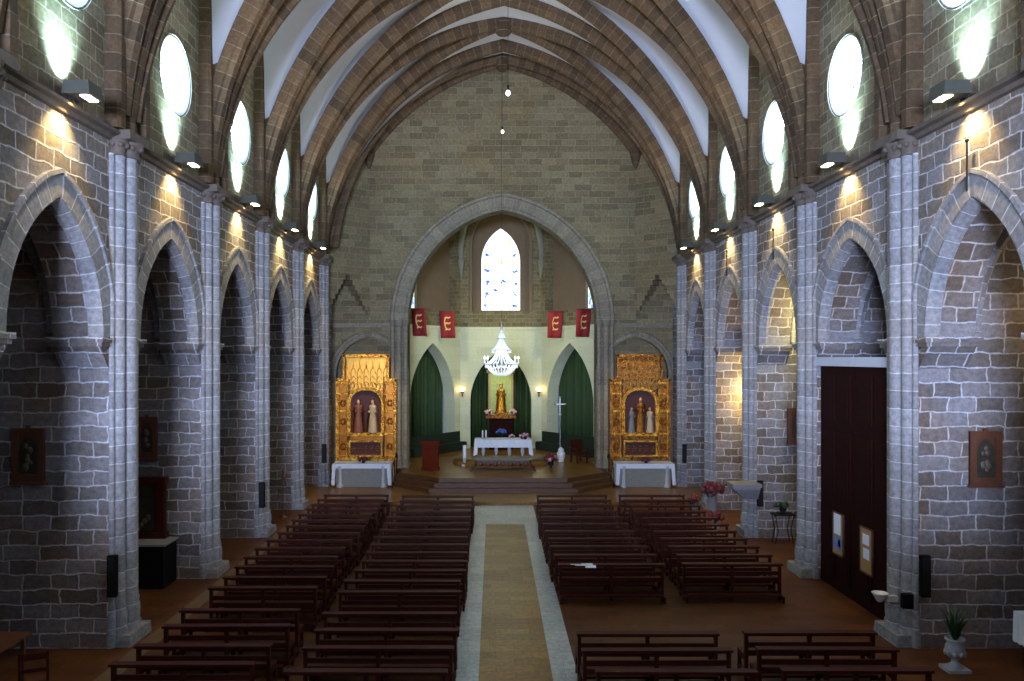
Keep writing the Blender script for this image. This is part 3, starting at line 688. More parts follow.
# door in the third bay on the right
dr = bpy.data.objects.new('door_1', None); COL.objects.link(dr); dr['kind'] = 'structure'
DX = W + .1; dy0, dy1 = bays[2][0] + HW, bays[2][1] - HW; dm = (dy0 + dy1) / 2
for k, (a, b) in enumerate(((dy0, dm - .01), (dm + .01, dy1))):
    lf = MB(); lf.box(DX, DX + .08, a, b, 0, 5.5)
    for (z0, z1) in ((.25, 1.9), (2.2, 3.9), (4.15, 5.3)):
        for (u0, u1) in ((a + .15, (a + b) / 2 - .07), ((a + b) / 2 + .07, b - .15)):
            lf.box(DX - .035, DX + .01, u0, u1, z0, z1, .0); lf.box(DX - .05, DX - .03, u0 + .1, u1 - .1, z0 + .1, z1 - .1)
    struct('door_leaf', lf, 'door', dr)
ln = MB(); ln.box(W - .02, W + .6, dy0 - .02, dy1 + .02, 5.5, 5.72); struct('door_lintel', ln, 'lintel', dr)

# ------------------------------------------------------------------ things
ORD = ['front', 'second', 'third', 'fourth', 'fifth', 'sixth', 'seventh', 'eighth', 'ninth', 'tenth', 'eleventh', 'twelfth', 'thirteenth', 'fourteenth', 'fifteenth', 'sixteenth', 'seventeenth', 'eighteenth', 'nineteenth']
def make_bench(w):
    r = thing('pew', '', 'pew', (0, 0, 0)); h = w / 2
    b = MB(); b.box(-h - .02, h + .02, -.09, .07, .825, .865); b.box(-h, h, -.03, .03, .79, .83); b.build('top_rail', 'bench', r)
    b = MB(); b.box(-h, h, .0, .035, .58, .67); b.build('back_rail', 'bench', r)
    b = MB(); b.box(-h, h, .03, .055, .44, .52); b.box(-h, h, .05, .41, .415, .45); b.build('seat', 'bench', r)
    for x in (-h, h - .06):
        b = MB(); b.box(x, x + .06, -.04, .04, .0, .8); b.box(x, x + .06, .35, .41, 0, .42); b.box(x, x + .06, .03, .36, .1, .16); b.box(x + .005, x + .055, .03, .36, .34, .415); b.build('end_frame', 'bench', r)
    b = MB(); b.box(-.035, .035, -.03, .03, .0, .8); b.box(-.035, .035, .35, .41, 0, .42); b.box(-.03, .03, .03, .36, .34, .415); b.build('middle_frame', 'bench', r)
    b = MB(); b.box(-h + .06, h - .06, -.27, -.12, .15, .19)
    for x in (-h, h - .05): b.box(x, x + .05, -.28, -.03, .07, .15); b.box(x, x + .05, -.28, -.22, 0, .1)
    b.build('kneeler', 'bench', r)
    b = MB(); b.box(-h + .05, h - .05, .0, .04, .1, .2); b.build('stretcher', 'bench', r)
    return r
blocks = [
    ('inner left block', -2.33, 2.5, [28.1, 27.15, 26.2, 25.3, 24.4, 23.5, 22.6, 21.7, 20.8, 19.95, 19.1, 18.25, 17.4, 16.6, 15.2, 14.27, 13.4, 12.4]),
    ('outer left block', -5.28, 2.25, [28.3, 27.4, 26.5, 25.65, 24.8, 23.95, 23.1, 22.2, 21.3, 20.4, 19.5, 18.6, 17.7, 16.9, 15.4, 14.5, 13.5, 12.7]),
    ('inner right block', 2.34, 2.46, [28.25, 27.3, 26.4, 25.4, 24.4, 23.4, 22.4, 21.5, 20.6, 19.7, 18.8, 14.1, 13.3, 12.4]),
    ('outer right block', 5.23, 2.3, [28.25, 27.3, 26.3, 25.3, 24.3, 23.3, 22.4, 21.5, 20.6, 19.7, 18.85, 14.15, 13.35, 12.45])]
protos = {}
for name, cx, w, rows in blocks:
    proto = None
    for i, y in enumerate(rows):
        o = make_bench(w) if proto is None else copy_tree(proto)
        if proto is None: proto = o
        jit = random.uniform(-.05, .05)
        o.location = (cx + (jit if i % 3 else jit * 1.5) + (.05 if i > 12 and 'right' in name else 0), y, 0); o.rotation_euler = (0, 0, random.uniform(-.012, .012))
        where = {'inner left block': 'left of the aisle', 'outer left block': 'nearest the left wall', 'inner right block': 'right of the aisle', 'outer right block': 'nearest the right wall'}[name]
        o['label'] = 'dark wooden pew, %s row from the altar in the column %s' % (ORD[i], where)
        o['group'] = 'pews in the ' + name
# papers
pp = thing('paper_sheets', 'white paper sheets on the pew right of the aisle facing the open floor', 'papers', (1.66, 18.72, .868)); pp.scale = (.78, 1, 1)
b = MB(); b.box(.0, .34, -.05, .09, .0, .004); b.build('sheet', 'paper', pp)
b = MB(); b.box(-.33, .02, -.03, .03, .001, .005); b.build('sheet', 'paper', pp)
b = MB(); b.box(-.2, .1, -.12, -.06, .0, .004); b.build('sheet', 'paper', pp)
b = MB(); b.faces([(.1, -.08, .0), (.42, -.08, .0), (.42, -.16, -.04), (.1, -.16, -.04), (.1, -.08, .004), (.42, -.08, .004), (.42, -.16, -.036), (.1, -.16, -.036)], [(0, 1, 2, 3), (7, 6, 5, 4), (0, 4, 5, 1), (1, 5, 6, 2), (2, 6, 7, 3), (3, 7, 4, 0)]); b.build('sheet', 'paper', pp)

def light(name, typ, loc, energy, col, target=None, **kw):
    l = bpy.data.lights.new(name, typ); l.energy = energy; l.color = col
    for k_, v in kw.items(): setattr(l, k_, v)
    o = bpy.data.objects.new(name, l); COL.objects.link(o); o.location = loc
    if target is not None:
        d = Vector(target) - Vector(loc); o.rotation_euler = d.to_track_quat('-Z', 'Y').to_euler()
    return o
# floodlights on the cornice
def make_flood():
    r = thing('cornice_floodlight', '', 'floodlight')
    b = MB(); b.box(-.26, .22, -.26, .26, .06, .3, .03, .03); b.build('housing', 'greymetal', r)
    b = MB(); b.box(-.17, .15, -.16, .16, .302, .308); b.build('upper_glass', 'coolface', r)
    b = MB(); b.box(-.21, -.06, -.17, .17, .04, .062); b.build('lower_glass', 'lampface', r)
    b = MB(); b.box(.14, .36, -.03, .03, .0, .04); b.box(.33, .38, -.12, .12, -.06, .1); b.box(.17, .24, -.03, .03, .0, .12); b.build('bracket', 'iron', r)
    return r
fproto = None; RANK = ['first', 'second', 'third', 'fourth', 'fifth', 'sixth']
for side in (-1, 1):
    for i, (a, b_) in enumerate(bays):
        y = (a + b_) / 2
        if i == 0: continue
        o = make_flood() if fproto is None else copy_tree(fproto)
        if fproto is None: fproto = o
        o.location = (side * (W - .4), y, 10.16); o.rotation_euler = (0, 0, 0 if side > 0 else PI)
        o['label'] = 'box floodlight glowing on the %s cornice, %s one from the viewer' % ('left' if side < 0 else 'right', RANK[i - 1])
        o['group'] = 'floodlights along the cornices'
        light('floodlight_up_beam', 'SPOT', (side * (W - .3), y, 10.5), 900, (.5, .9, 1.), (side * (W + .0), y, 10.98), spot_size=1.6, spot_blend=.9, shadow_soft_size=.08)
        light('floodlight_vault_beam', 'SPOT', (side * (W - .62), y, 10.5), 520, (1, .93, .84), (side * 2.5, y, 19.), spot_size=1.9, spot_blend=.8, shadow_soft_size=.12)
        light('floodlight_down_beam', 'SPOT', (side * (W - .36), y, 10.18), 260, (1, .74, .3), (side * (W - .02), y, 9.3), spot_size=1.7, spot_blend=.8, shadow_soft_size=.06)

# loudspeakers on the piers
def speaker(loc, label, h=.8, rz=0):
    t = thing('column_loudspeaker', label, 'loudspeaker', loc, rz, 'column loudspeakers on the piers')
    b = MB(); b.box(-.085, .085, -.06, .06, -h / 2, h / 2); b.build('cabinet', 'black', t)
    b = MB(); b.box(-.07, .07, -.075, -.06, -h / 2 + .03, h / 2 - .03); b.build('grille', 'iron', t)
    b = MB(); b.box(-.02, .02, .06, .13, -.04, .04); b.build('bracket', 'iron', t)
for (px, py, Y, lab) in ((112.5, 576, 15.55, 'tall black column loudspeaker on the left pier nearest the viewer'), (262, 495, 25.2, 'black column loudspeaker on the left pier beside the third arch'), (324, 453.5, 34.5, 'small black column loudspeaker left of the gilded retable'),
                         (925, 576, 15.55, 'tall black column loudspeaker on the right pier nearest the viewer'), (760, 493.5, 25.2, 'black column loudspeaker beside the stone bracket shelf'), (684.5, 453.5, 34.5, 'small black column loudspeaker right of the retable')):
    x, y, z = at(px, py, Y); speaker((x, y, z), lab)
# small box on the right pier
b = MB(); b.box(-.1, .1, -.06, .06, -.14, .14); b.box(-.07, .07, -.075, -.05, -.1, -.02); b.box(-.07, .07, -.075, -.05, .02, .1)
tag(b.build('switch_box', 'black', None, at(907, 601, 15.62)), 'small black switch box low on the nearest right pier', 'box')
# holy water font
t = thing('holy_water_font', 'small white shell font on the right pier by the door', 'font', (7.38, 16.1, .86))
b = MB(); b.lathe([(.02, -.12), (.06, -.1), (.11, -.02), (.15, .05), (.16, .07), (.13, .06), (.1, .0), (.001, -.02)], (0, 0, .05), 14, 1, 1); b.build('basin', 'white', t)
b = MB(); b.box(.12, .34, -.05, .05, -.06, .06); b.build('bracket', 'whitestone', t)
# notice boards on the door leaves
for (u, lab, ps) in ((dm - .75, 'tan cork notice board with two sheets on the nearer door leaf', [(.0, .62, .3, .24, 'paper'), (-.02, .3, .28, .24, 'paper')]),
                     (dm + .72, 'cork notice board with white and blue sheets on the farther door leaf', [(.02, .48, .36, .5, 'paper'), (.0, .12, .42, .3, 'blueprint'), (-.1, .2, .14, .16, 'paper')])):
    t = thing('notice_board', lab, 'notice board', (DX - .05, u, .93 if u > dm else .88), 0, 'notice boards on the door')
    b = MB(); b.box(-.03, 0, -.27, .27, 0, .98); b.build('board', 'cork', t)
    b = MB()
    for q in ((-.3, -.27, -.02, 1.0), (.27, .3, -.02, 1.0), (-.3, .3, -.04, 0), (-.3, .3, .98, 1.01)): b.box(-.04, 0, *q)
    b.build('frame', 'wood', t)
    for (du, z, w_, h_, m_) in ps:
        b = MB(); b.box(-.038, -.031, du - w_ / 2, du + w_ / 2, z, z + h_); b.build('notice', m_, t)
# framed reliefs on the chapel walls
def framed(loc, w, h, label, inner='silverrelief', face=-1):
    t = thing('framed_picture', label, 'picture', loc, 0, 'framed pictures on the chapel walls')
    b = MB(); e = .12
    b.box(-w / 2, w / 2, .0, .04, -h / 2, h / 2)
    for q in ((-w / 2, -w / 2 + e, -h / 2 + e * 1.2, h / 2 - e), (w / 2 - e, w / 2, -h / 2 + e * 1.2, h / 2 - e), (-w / 2, w / 2, h / 2 - e, h / 2), (-w / 2, w / 2, -h / 2, -h / 2 + e * 1.2)): b.box(q[0], q[1], -.04, .02, q[2], q[3])
    b.box(-w / 2 - .03, w / 2 + .03, -.07, .03, -h / 2 - .05, -h / 2 + .0); b.box(-.04, .04, -.03, .03, h / 2, h / 2 + .06)
    b.build('frame', 'wood', t)
    b = MB(); pts = ptarch(w / 2 - e - .02, .1 * h, .36 * h, 8)
    b.box(-w / 2 + e, w / 2 - e, -.012, .0, -h / 2 + e, .1 * h)
    poly = [(x, z) for x, z in pts]; b.quad([(x, -.012, z) for x, z in poly]);
    b.build('picture', 'painting', t)
    b = MB(); rr = random.Random(int(abs(loc[0]) * 50))
    for k in range(9): b.ball((rr.uniform(-.1, .1) * w, -.02, rr.uniform(-.25, .2) * h), rr.uniform(.035, .07), 8, 1, .4, 1.2)
    b.build('relief', inner, t)
Yf = [p - HW for p in PIERS]
framed(at(28.5, 455, Yf[2] - .05), .62, 1.05, 'dark wood framed relief on the wall of the nearest left chapel')
framed(at(985.5, 458, Yf[2] - .05), .62, 1.05, 'carved wood framed relief on the wall of the nearest right chapel')
framed(at(147, 437.5, Yf[3] - .05), .54, 1.07, 'dark framed painting above the side altar in the left chapel')
x_, y_, z_ = at(797, 425.5, Yf[4] - .05); framed((x_, y_, z_), .6, 1.1, 'brown framed picture in the right chapel beyond the door')

# side altar in the second left chapel
sx, sy, _ = at(170, 500, Yf[3])
t = thing('side_altar_table', 'black draped altar table with pale top in the left chapel', 'altar', (sx - .7, sy - .5, 0))
b = MB(); b.box(-.95, .9, -.42, .42, 0, 1.05); b.build('drape', 'black', t)
b = MB(); b.box(-1., .95, -.46, .46, 1.05, 1.1); b.build('top', 'greystone', t)
t = thing('small_retable', 'dark carved wooden altarpiece on the black draped altar', 'altarpiece', (sx - .8, sy - .2, 1.1))
b = MB(); b.box(-.85, .8, -.1, .12, 0, .15); b.box(-.8, -.6, -.08, .1, .15, 1.4); b.box(.55, .75, -.08, .1, .15, 1.4); b.box(-.85, .8, -.12, .12, 1.4, 1.55); b.box(-.6, .55, .04, .1, .15, 1.4); b.build('frame', 'bench', t)
b = MB(); b.box(-.58, .53, .02, .04, .17, 1.38); b.build('painting', 'painting', t)
b = MB()
for k in range(8): b.ball((-.3 + .09 * k, -.0, .25 + .09 * abs(k - 4)), .07, 8, 1, .6, 1.2)
b.build('relief', 'silverrelief', t)

# near left table and chair in the dark corner
t = thing('wooden_table', 'pale topped wooden table in the dark bottom left corner', 'table', (-9.0, 13.45, 0))
b = MB(); b.box(-1.3, .55, -.5, .5, .88, .93); b.build('table_top', 'wood', t)
for x in (-1.2, .45):
    for y in (-.42, .42): b = MB(); b.box(x - .03, x + .03, y - .03, y + .03, 0, .88); b.build('leg', 'wood', t)
t = thing('wooden_chair', 'dark wooden chair beside the table in the bottom left corner', 'chair', (-7.75, 12.75, 0), .4)
b = MB(); b.box(-.22, .22, -.22, .22, .43, .47); b.build('seat', 'bench', t)
b = MB(); b.box(-.22, -.18, .18, .22, .45, .95); b.box(.18, .22, .18, .22, .45, .95); b.box(-.2, .2, .19, .21, .82, .93); b.box(-.2, .2, .19, .21, .62, .68); b.build('backrest', 'bench', t)
for x in (-.2, .2):
    for y in (-.2, .2): b = MB(); b.box(x - .02, x + .02, y - .02, y + .02, 0, .43); b.build('leg', 'bench', t)

# plants
def leaves(mb, c, r, h, n, rnd, up=.6, wid=.035):
    for k in range(n):
        a = rnd.uniform(0, 2 * PI); l = r * rnd.uniform(.6, 1.1); hh = h * rnd.uniform(.4, 1.05); w = wid * rnd.uniform(.7, 1.3)
        p = [Vector(c)]
        for t in (.33, .66, 1.): p.append(Vector(c) + Vector((math.cos(a) * l * t, math.sin(a) * l * t, hh * (math.sin(t * PI * up) / math.sin(PI * min(up, .5))))))
        sd = Vector((-math.sin(a), math.cos(a), 0)); ws = [w * .4, w, w * .8, .003]
        for i in range(3): mb.quad([p[i] - sd * ws[i], p[i] + sd * ws[i], p[i + 1] + sd * ws[i + 1], p[i + 1] - sd * ws[i + 1]], True)
def bouquet(loc, r, label, mats=('flower',), vase='iron', vh=.22, n=22, cat='flowers', name='flower_bouquet', group=None, leafy=24):
    rnd = random.Random(int(abs(loc[0] * 31 + loc[1] * 7) * 10)); t = thing(name, label, cat, loc, 0, group)
    b = MB(); b.lathe([(.06 + r * .1, 0), (.04, .02), (r * .32 + .03, vh * .6), (r * .22 + .02, vh * .9), (r * .3 + .03, vh)], (0, 0, 0), 12); b.build('vase', vase, t)
    b = MB(); leaves(b, (0, 0, vh * .8), r, r * .9, leafy, rnd, .45, .05); b.build('leaf_spray', 'leaf', t)
    for mname in mats:
        b = MB()
        for k in range(n // len(mats)):
            a = rnd.uniform(0, 2 * PI); e = rnd.uniform(.1, 1.4); q = r * rnd.uniform(.6, 1.)
            b.ball((q * math.cos(a) * math.cos(e), q * math.sin(a) * math.cos(e), vh + q * math.sin(e) * .8), .05 + r * .08, 6)
        b.build('blossoms', mname, t)
    return t
# urn with plant on the near right
urn = at(955, 672, 14.6)
t = thing('potted_plant', 'spiky plant in a white carved urn against the nearest right wall', 'potted plant', (urn[0], 14.6, 0))
b = MB(); b.box(-.2, .2, -.18, .18, 0, .06); b.lathe([(.14, .06), (.14, .09), (.07, .14), (.06, .2), (.12, .26), (.17, .36), (.165, .44), (.13, .5), (.17, .56), (.17, .59), (.14, .59), (.12, .54), (.001, .54)], (0, 0, 0), 18)
for k in range(9): a_ = 2 * PI * k / 9; b.ball((.15 * math.cos(a_), .15 * math.sin(a_), .33), .045, 6, 1, 1, 1.5)
b.build('urn', 'oldwhite', t)
b = MB(); rnd = random.Random(5); leaves(b, (0, 0, .52), .3, .62, 80, rnd, .5, .013); b.build('leaf_spray', 'leaf', t)
# table with white cloth at the right edge
t = thing('white_clothed_table', 'table under a white lace edged cloth at the far right edge', 'table', (9.95, 15.0 - .45, 0))
b = MB(); b.box(-.56, 1.2, -.38, .38, .93, .96); b.build('table_top', 'wood', t)
b = MB(); b.box(-.6, 1.24, -.42, .42, .962, .975)
for k in range(9):
    x = -.6 + .23 * k
for (x0, x1, y0, y1) in ((-.6, 1.24, -.43, -.42), (-.61, -.6, -.43, .43)):
    n = 24
    for k in range(n):
        u0, u1 = k / n, (k + 1) / n; f = lambda u: .02 * math.sin(u * 40)
        if x1 - x0 > .5: b.quad([(x0 + (x1 - x0) * u0, y0, .975), (x0 + (x1 - x0) * u1, y0, .975), (x0 + (x1 - x0) * u1, y0 - .03 + f(u1), .42), (x0 + (x1 - x0) * u0, y0 - .03 + f(u0), .42)], True)
        else: b.quad([(x0, y0 + (y1 - y0) * u0, .975), (x0, y0 + (y1 - y0) * u1, .975), (x0 - .03 + f(u1), y0 + (y1 - y0) * u1, .42), (x0 - .03 + f(u0), y0 + (y1 - y0) * u0, .42)], True)
b.build('tablecloth', 'cloth', t)
for x in (-.5, 1.1):
    for y in (-.32, .32): b = MB(); b.box(x - .03, x + .03, y - .03, y + .03, 0, .93); b.build('leg', 'wood', t)

# stone bracket shelf on the third right pier
x_, y_, z_ = at(742, 495, 24.9)
t = thing('stone_bracket_shelf', 'grey stone shelf on a tapering corbel fixed to the right pier', 'shelf', (7.38, 25.05, 1.8))
b = MB(); b.box(-.4, .5, -.4, .36, -.1, 0); b.box(-.36, .46, -.36, .32, -.18, -.1); b.build('slab', 'greystone', t)
b = MB(); b.faces([(-.33, -.33, -.18), (.46, -.33, -.18), (.46, .3, -.18), (-.33, .3, -.18), (.05, -.13, -.5), (.46, -.13, -.5), (.46, .13, -.5), (.05, .13, -.5)], [(3, 2, 1, 0), (4, 5, 6, 7), (0, 1, 5, 4), (1, 2, 6, 5), (2, 3, 7, 6), (3, 0, 4, 7)]); b.build('corbel', 'greystone', t)
bouquet((6.75, 25.75, 0), .34, 'leafy plant on the floor below the stone bracket shelf', ('redfl',), 'whitestone', .5, 14, 'potted plant', 'potted_plant')
bouquet((7.2, 27.8, 0), .5, 'big bunch of dark flowers in front of the lit right chapel', ('redfl', 'redfl'), 'greystone', 1., 30, 'flowers', 'flower_bouquet')
bouquet((6.85, 28.9, .0), .3, 'small dark leafy plant on the floor behind the big dark bunch', ('redfl',), 'greystone', .5, 14)
# iron stand with plant
x_, _, _ = at(787.5, 520, 24.3)
t = thing('iron_plant_stand', 'thin iron stand against the right chapel wall', 'plant stand', (x_, 24.7, 0))
b = MB(); b.box(-.32, .32, -.2, .2, .86, .9); b.build('shelf', 'iron', t)
for sx_ in (-.28, .28):
    for sy_ in (-.16, .16): b = MB(); b.tube([(sx_, sy_, .86), (sx_ * .7, sy_, .4), (sx_, sy_, .0)], .015); b.build('leg', 'iron', t)
bouquet((x_, 24.7, .9), .24, 'small green plant standing on the thin iron stand', ('leaf',), 'iron', .18, 12, 'potted plant', 'potted_plant')
# slim stand between left piers
x_, _, _ = at(283, 520, 28.6)
t = thing('processional_torch', 'slim brown processional torch standing before the fourth left arch', 'torch stand', (x_, 28.6, 0))
b = MB(); b.lathe([(.16, 0), (.16, .03), (.05, .08), (.02, .15), (.018, 1.1), (.04, 1.15), (.02, 1.2), (.02, 1.35), (.07, 1.42), (.09, 1.5), (.001, 1.5)], (0, 0, 0), 10); b.build('stem', 'wood', t)
b = MB(); b.lathe([(.025, 1.5), (.025, 1.72), (.001, 1.73)], (0, 0, 0), 8); b.build('candle', 'redwood', t)

# ---- retables
def statue(name, label, loc, h, robe, robe2=None, rz=0, cat='statue', crown=False, group=None, arms=((.5, .2), (-.5, .2))):
    """standing robed figure of height h facing -Y"""
    t = thing(name, label, cat, loc, rz, group); u = h / 7.5
    b = MB(); b.lathe([(1.15 * u, 0), (1.2 * u, .15 * u), (1. * u, 1. * u), (.9 * u, 2.5 * u), (.78 * u, 3.8 * u), (.66 * u, 4.5 * u), (.85 * u, 5.4 * u), (.95 * u, 5.9 * u), (.8 * u, 6.2 * u), (.3 * u, 6.45 * u), (.26 * u, 6.6 * u)], (0, 0, 0), 14, 1., .68)
    for sg in (-1, 1):
        ax, ay = arms[0 if sg > 0 else 1]
        b.tube([(sg * .8 * u, 0, 5.95 * u), (sg * 1.15 * u, -.15 * u, 4.7 * u), (sg * abs(ax) * u, -1. * u, 4.7 * u + ay * u)], [.32 * u, .3 * u, .22 * u], 8)
    b.build('robe', robe, t)
    hd = MB(); hd.ball((0, -.05 * u, 7. * u), .5 * u, 12, .82, .95, 1.1); hd.ball((0, -.55 * u, 6.95 * u), .1 * u, 6)
    hd.tube([(0, 0, 6.4 * u), (0, 0, 6.8 * u)], .24 * u, 8); hd.build('head', 'skin', t)
    hr = MB(); hr.ball((0, .1 * u, 7.08 * u), .55 * u, 10, .88, .9, 1.1); hr.build('hair', 'wood', t)
    if robe2:
        c = MB(); vs = []; fs = []; n = 12
        for j, (z, r) in enumerate(((6.1, .98), (4.6, 1.12), (2.5, 1.25), (.3, 1.45))):
            for k in range(n + 1):
                a = -.15 * PI + 1.3 * PI * k / n; rr = r * (1 + .06 * math.sin(k * 2.4)); vs.append((rr * u * math.cos(a), rr * u * math.sin(a) * .75, z * u))
        for j in range(3):
            for k in range(n): fs.append((j * (n + 1) + k, j * (n + 1) + k + 1, (j + 1) * (n + 1) + k + 1, (j + 1) * (n + 1) + k))
        c.faces(vs, fs, True); c.build('cloak', robe2, t)
    if crown:
        c = MB(); c.lathe([(.36 * u, 7.35 * u), (.5 * u, 7.8 * u), (.45 * u, 7.8 * u), (.3 * u, 7.4 * u)], (0, 0, 0), 10); c.build('crown', 'gold', t)
    return t
def retable(cx, label, goldm, bright):
    t = thing('gilded_retable', label, 'altarpiece', (cx, 36.95, .12), 0, 'gilded retables')
    H1, H2, WL, WU = 4.6, 5.72, 1.4, 1.07          # shoulder height, top, half widths
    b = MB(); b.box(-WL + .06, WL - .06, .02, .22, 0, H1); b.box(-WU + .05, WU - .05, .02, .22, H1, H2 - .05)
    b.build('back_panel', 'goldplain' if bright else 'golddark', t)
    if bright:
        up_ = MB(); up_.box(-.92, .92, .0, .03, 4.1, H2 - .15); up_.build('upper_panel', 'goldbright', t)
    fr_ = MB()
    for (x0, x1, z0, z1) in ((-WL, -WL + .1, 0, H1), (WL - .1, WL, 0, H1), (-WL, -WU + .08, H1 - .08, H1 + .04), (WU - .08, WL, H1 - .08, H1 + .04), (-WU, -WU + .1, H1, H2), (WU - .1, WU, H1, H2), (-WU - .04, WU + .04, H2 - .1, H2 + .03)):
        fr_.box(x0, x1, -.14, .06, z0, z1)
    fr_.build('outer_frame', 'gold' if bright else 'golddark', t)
    # predella
    p = MB(); p.box(-WL + .15, WL - .15, -.1, .04, .55, 1.0); p.build('base_panel', goldm, t)
    p = MB(); p.box(-.78, .78, -.26, -.06, 1.05, 1.12); p.box(-.78, .78, -.24, -.06, 1.72, 1.8); p.box(-.84, .84, -.3, -.06, 2.0, 2.16); p.box(-.78, -.7, -.24, -.06, 1.1, 1.75); p.box(.7, .78, -.24, -.06, 1.1, 1.75); p.build('predella_frame', 'gold', t)
    p = MB(); p.box(-.7, .7, -.12, -.05, 1.12, 1.72); p.build('predella_panel', 'niche', t)
    p = MB()
    for k in range(5):
        x = -.56 + .28 * k
        for q in range(6): a = 2 * PI * q / 6; p.ball((x + .075 * math.cos(a), -.14, 1.42 + .12 * math.sin(a)), .035, 6)
        p.ball((x, -.15, 1.42), .045, 6)
    p.build('rosette', 'golddark', t)
    p = MB()  # dark strips put in as the shade of recesses between the panels
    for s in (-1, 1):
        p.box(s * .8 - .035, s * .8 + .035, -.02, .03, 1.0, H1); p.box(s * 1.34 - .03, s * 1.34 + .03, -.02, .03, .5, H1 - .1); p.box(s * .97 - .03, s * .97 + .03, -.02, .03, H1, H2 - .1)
    p.box(-WL + .12, WL - .12, -.11, .03, .44, .54); p.build('shade_strip', 'niche', t)
    # side panels with colonettes and reliefs
    for s in (-1, 1):
        p = MB()
        for xx in (.88, 1.28):
            p.lathe([(.06, 1.0), (.035, 1.1), (.035, 4.4), (.07, 4.5)], (s * xx, -.06, 0), 8)
        for z in (1.05, 2.05, 3.1, 3.9, 4.4): p.box(*sorted((s * .84, s * 1.32)), -.1, .04, z, z + .07)
        p.build('side_column', 'gold', t)
        for z in (2.65, 1.5, 3.5):
            p = MB()
            for q in range(7): a = 2 * PI * q / 7; p.ball((s * (1.08) + .1 * math.cos(a), -.02, z + .13 * math.sin(a)), .06, 6)
            p.build('side_ornament', 'golddark', t)
    # niche with arch and canopy tracery
    p = MB(); q = [(-.72, 2.16)] + ptarch(.72, 3.5, 4.1, 10) + [(.72, 2.16)]
    p.sweep([(x, -.02, z) for x, z in q], [(-.02, -.04), (-.02, .14), (.12, .16), (.12, -.04)], frame2d(q, Vector((0, -1, 0)))); p.build('niche_arch', 'gold', t)
    p = MB(); qq = [(-.7, 2.16)] + ptarch(.7, 3.5, 4.08, 10) + [(.7, 2.16)]; p.quad([(x, .005, z) for x, z in qq]); p.build('niche_back', 'niche', t)
    p = MB()
    for k in range(7):
        x = -.9 + .3 * k; w_ = .11
        arc = ptarch(w_, 4.85, 5.15, 5, x); p.tube([(a_, -.04, z) for a_, z in arc], .018, 5)
        p.tube([(x - w_, -.04, 4.3), (x - w_, -.04, 4.95)], .018, 5); p.lathe([(.035, 5.15), (.02, 5.3), (.001, 5.5)], (x, -.04, 0), 6)
        for z in (4.35, 4.6): p.tube([(x - w_, -.05, z), (x, -.06, z + .16), (x + w_, -.05, z)], .02, 5)
    for k in range(10):
        x = -.8 + .17 * k; p.tube([(x, -.07, 4.05 + .12 * (k % 2)), (x + .1, -.1, 4.25), (x + .02, -.06, 4.45)], .025, 5)
    p.build('tracery', 'gold' if bright else 'golddull', t)
    return t
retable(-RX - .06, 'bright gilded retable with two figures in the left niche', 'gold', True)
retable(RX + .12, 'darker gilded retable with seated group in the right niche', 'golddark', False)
rz0 = .12 + 2.16
statue('saint_statue', 'statue in dark red robe with pale sash, left of the pair', (-RX - .39, 36.72, rz0), 1.5, 'robered', 'golddark', .2, group='statues in the left retable')
statue('saint_statue', 'statue in pale robe, right of the pair in the bright retable', (-RX + .27, 36.72, rz0), 1.5, 'robewhite', 'golddark', -.2, group='statues in the left retable')
statue('saint_statue', 'taller statue in the middle of the darker retable', (RX + .12, 36.78, rz0), 1.6, 'golddark', 'robered', 0, group='statues in the right retable')
statue('saint_statue', 'small blue grey statue left in the darker retable', (RX - .3, 36.68, rz0), 1.15, 'robeblue', 'golddark', .3, group='statues in the right retable')
statue('saint_statue', 'small pale statue right in the darker retable', (RX + .54, 36.68, rz0), 1.15, 'robewhite', 'robeblue', -.3, group='statues in the right retable')
# tables before the retables
def side_table(cx, lab):
    t = thing('side_altar_table', lab, 'altar', (cx, 34.95, .12), 0, 'altar tables before the retables')
    b = MB(); b.box(-1.22, 1.22, -.45, .45, .93, 1.0); b.build('table_top', 'whitestone', t)
    b = MB(); b.box(-1.25, 1.25, -.5, .5, 1.0, 1.02)
    b.box(-1.25, 1.25, -.51, -.5, .82, 1.02)
    for s in (-1, 1):
        x = s * 1.25; b.faces([(x, -.5, 1.02), (x, .5, 1.02), (x + s * .04, .5, .2), (x + s * .04, -.52, .1), (x - s * .16, -.51, 1.0), (x - s * .1, -.52, .1)], [(0, 1, 2, 3), (0, 3, 5, 4)])
    b.build('tablecloth', 'cloth', t)
    b = MB(); b.box(-1.1, 1.1, -.36, .36, 0, .93); b.build('front_panel', 'lace', t)
    for s in (-1, 1): b = MB(); b.lathe([(.13, 0), (.13, .08), (.08, .14), (.08, .75), (.13, .82), (.13, .93)], (s * .93, -.4, 0), 10); b.build('column', 'whitestone', t)
    return t
side_table(-6.1, 'white clothed altar table before the bright left retable')
side_table(6.15, 'white clothed altar table before the darker right retable')
bouquet((-6.05, 34.7, 1.14), .2, 'small dark flower bowl on the altar table at the left retable', ('redfl',), 'iron', .08, 14)
bouquet((6.2, 34.7, 1.14), .2, 'small dark flower bowl on the altar table at the right retable', ('redfl',), 'iron', .08, 14)

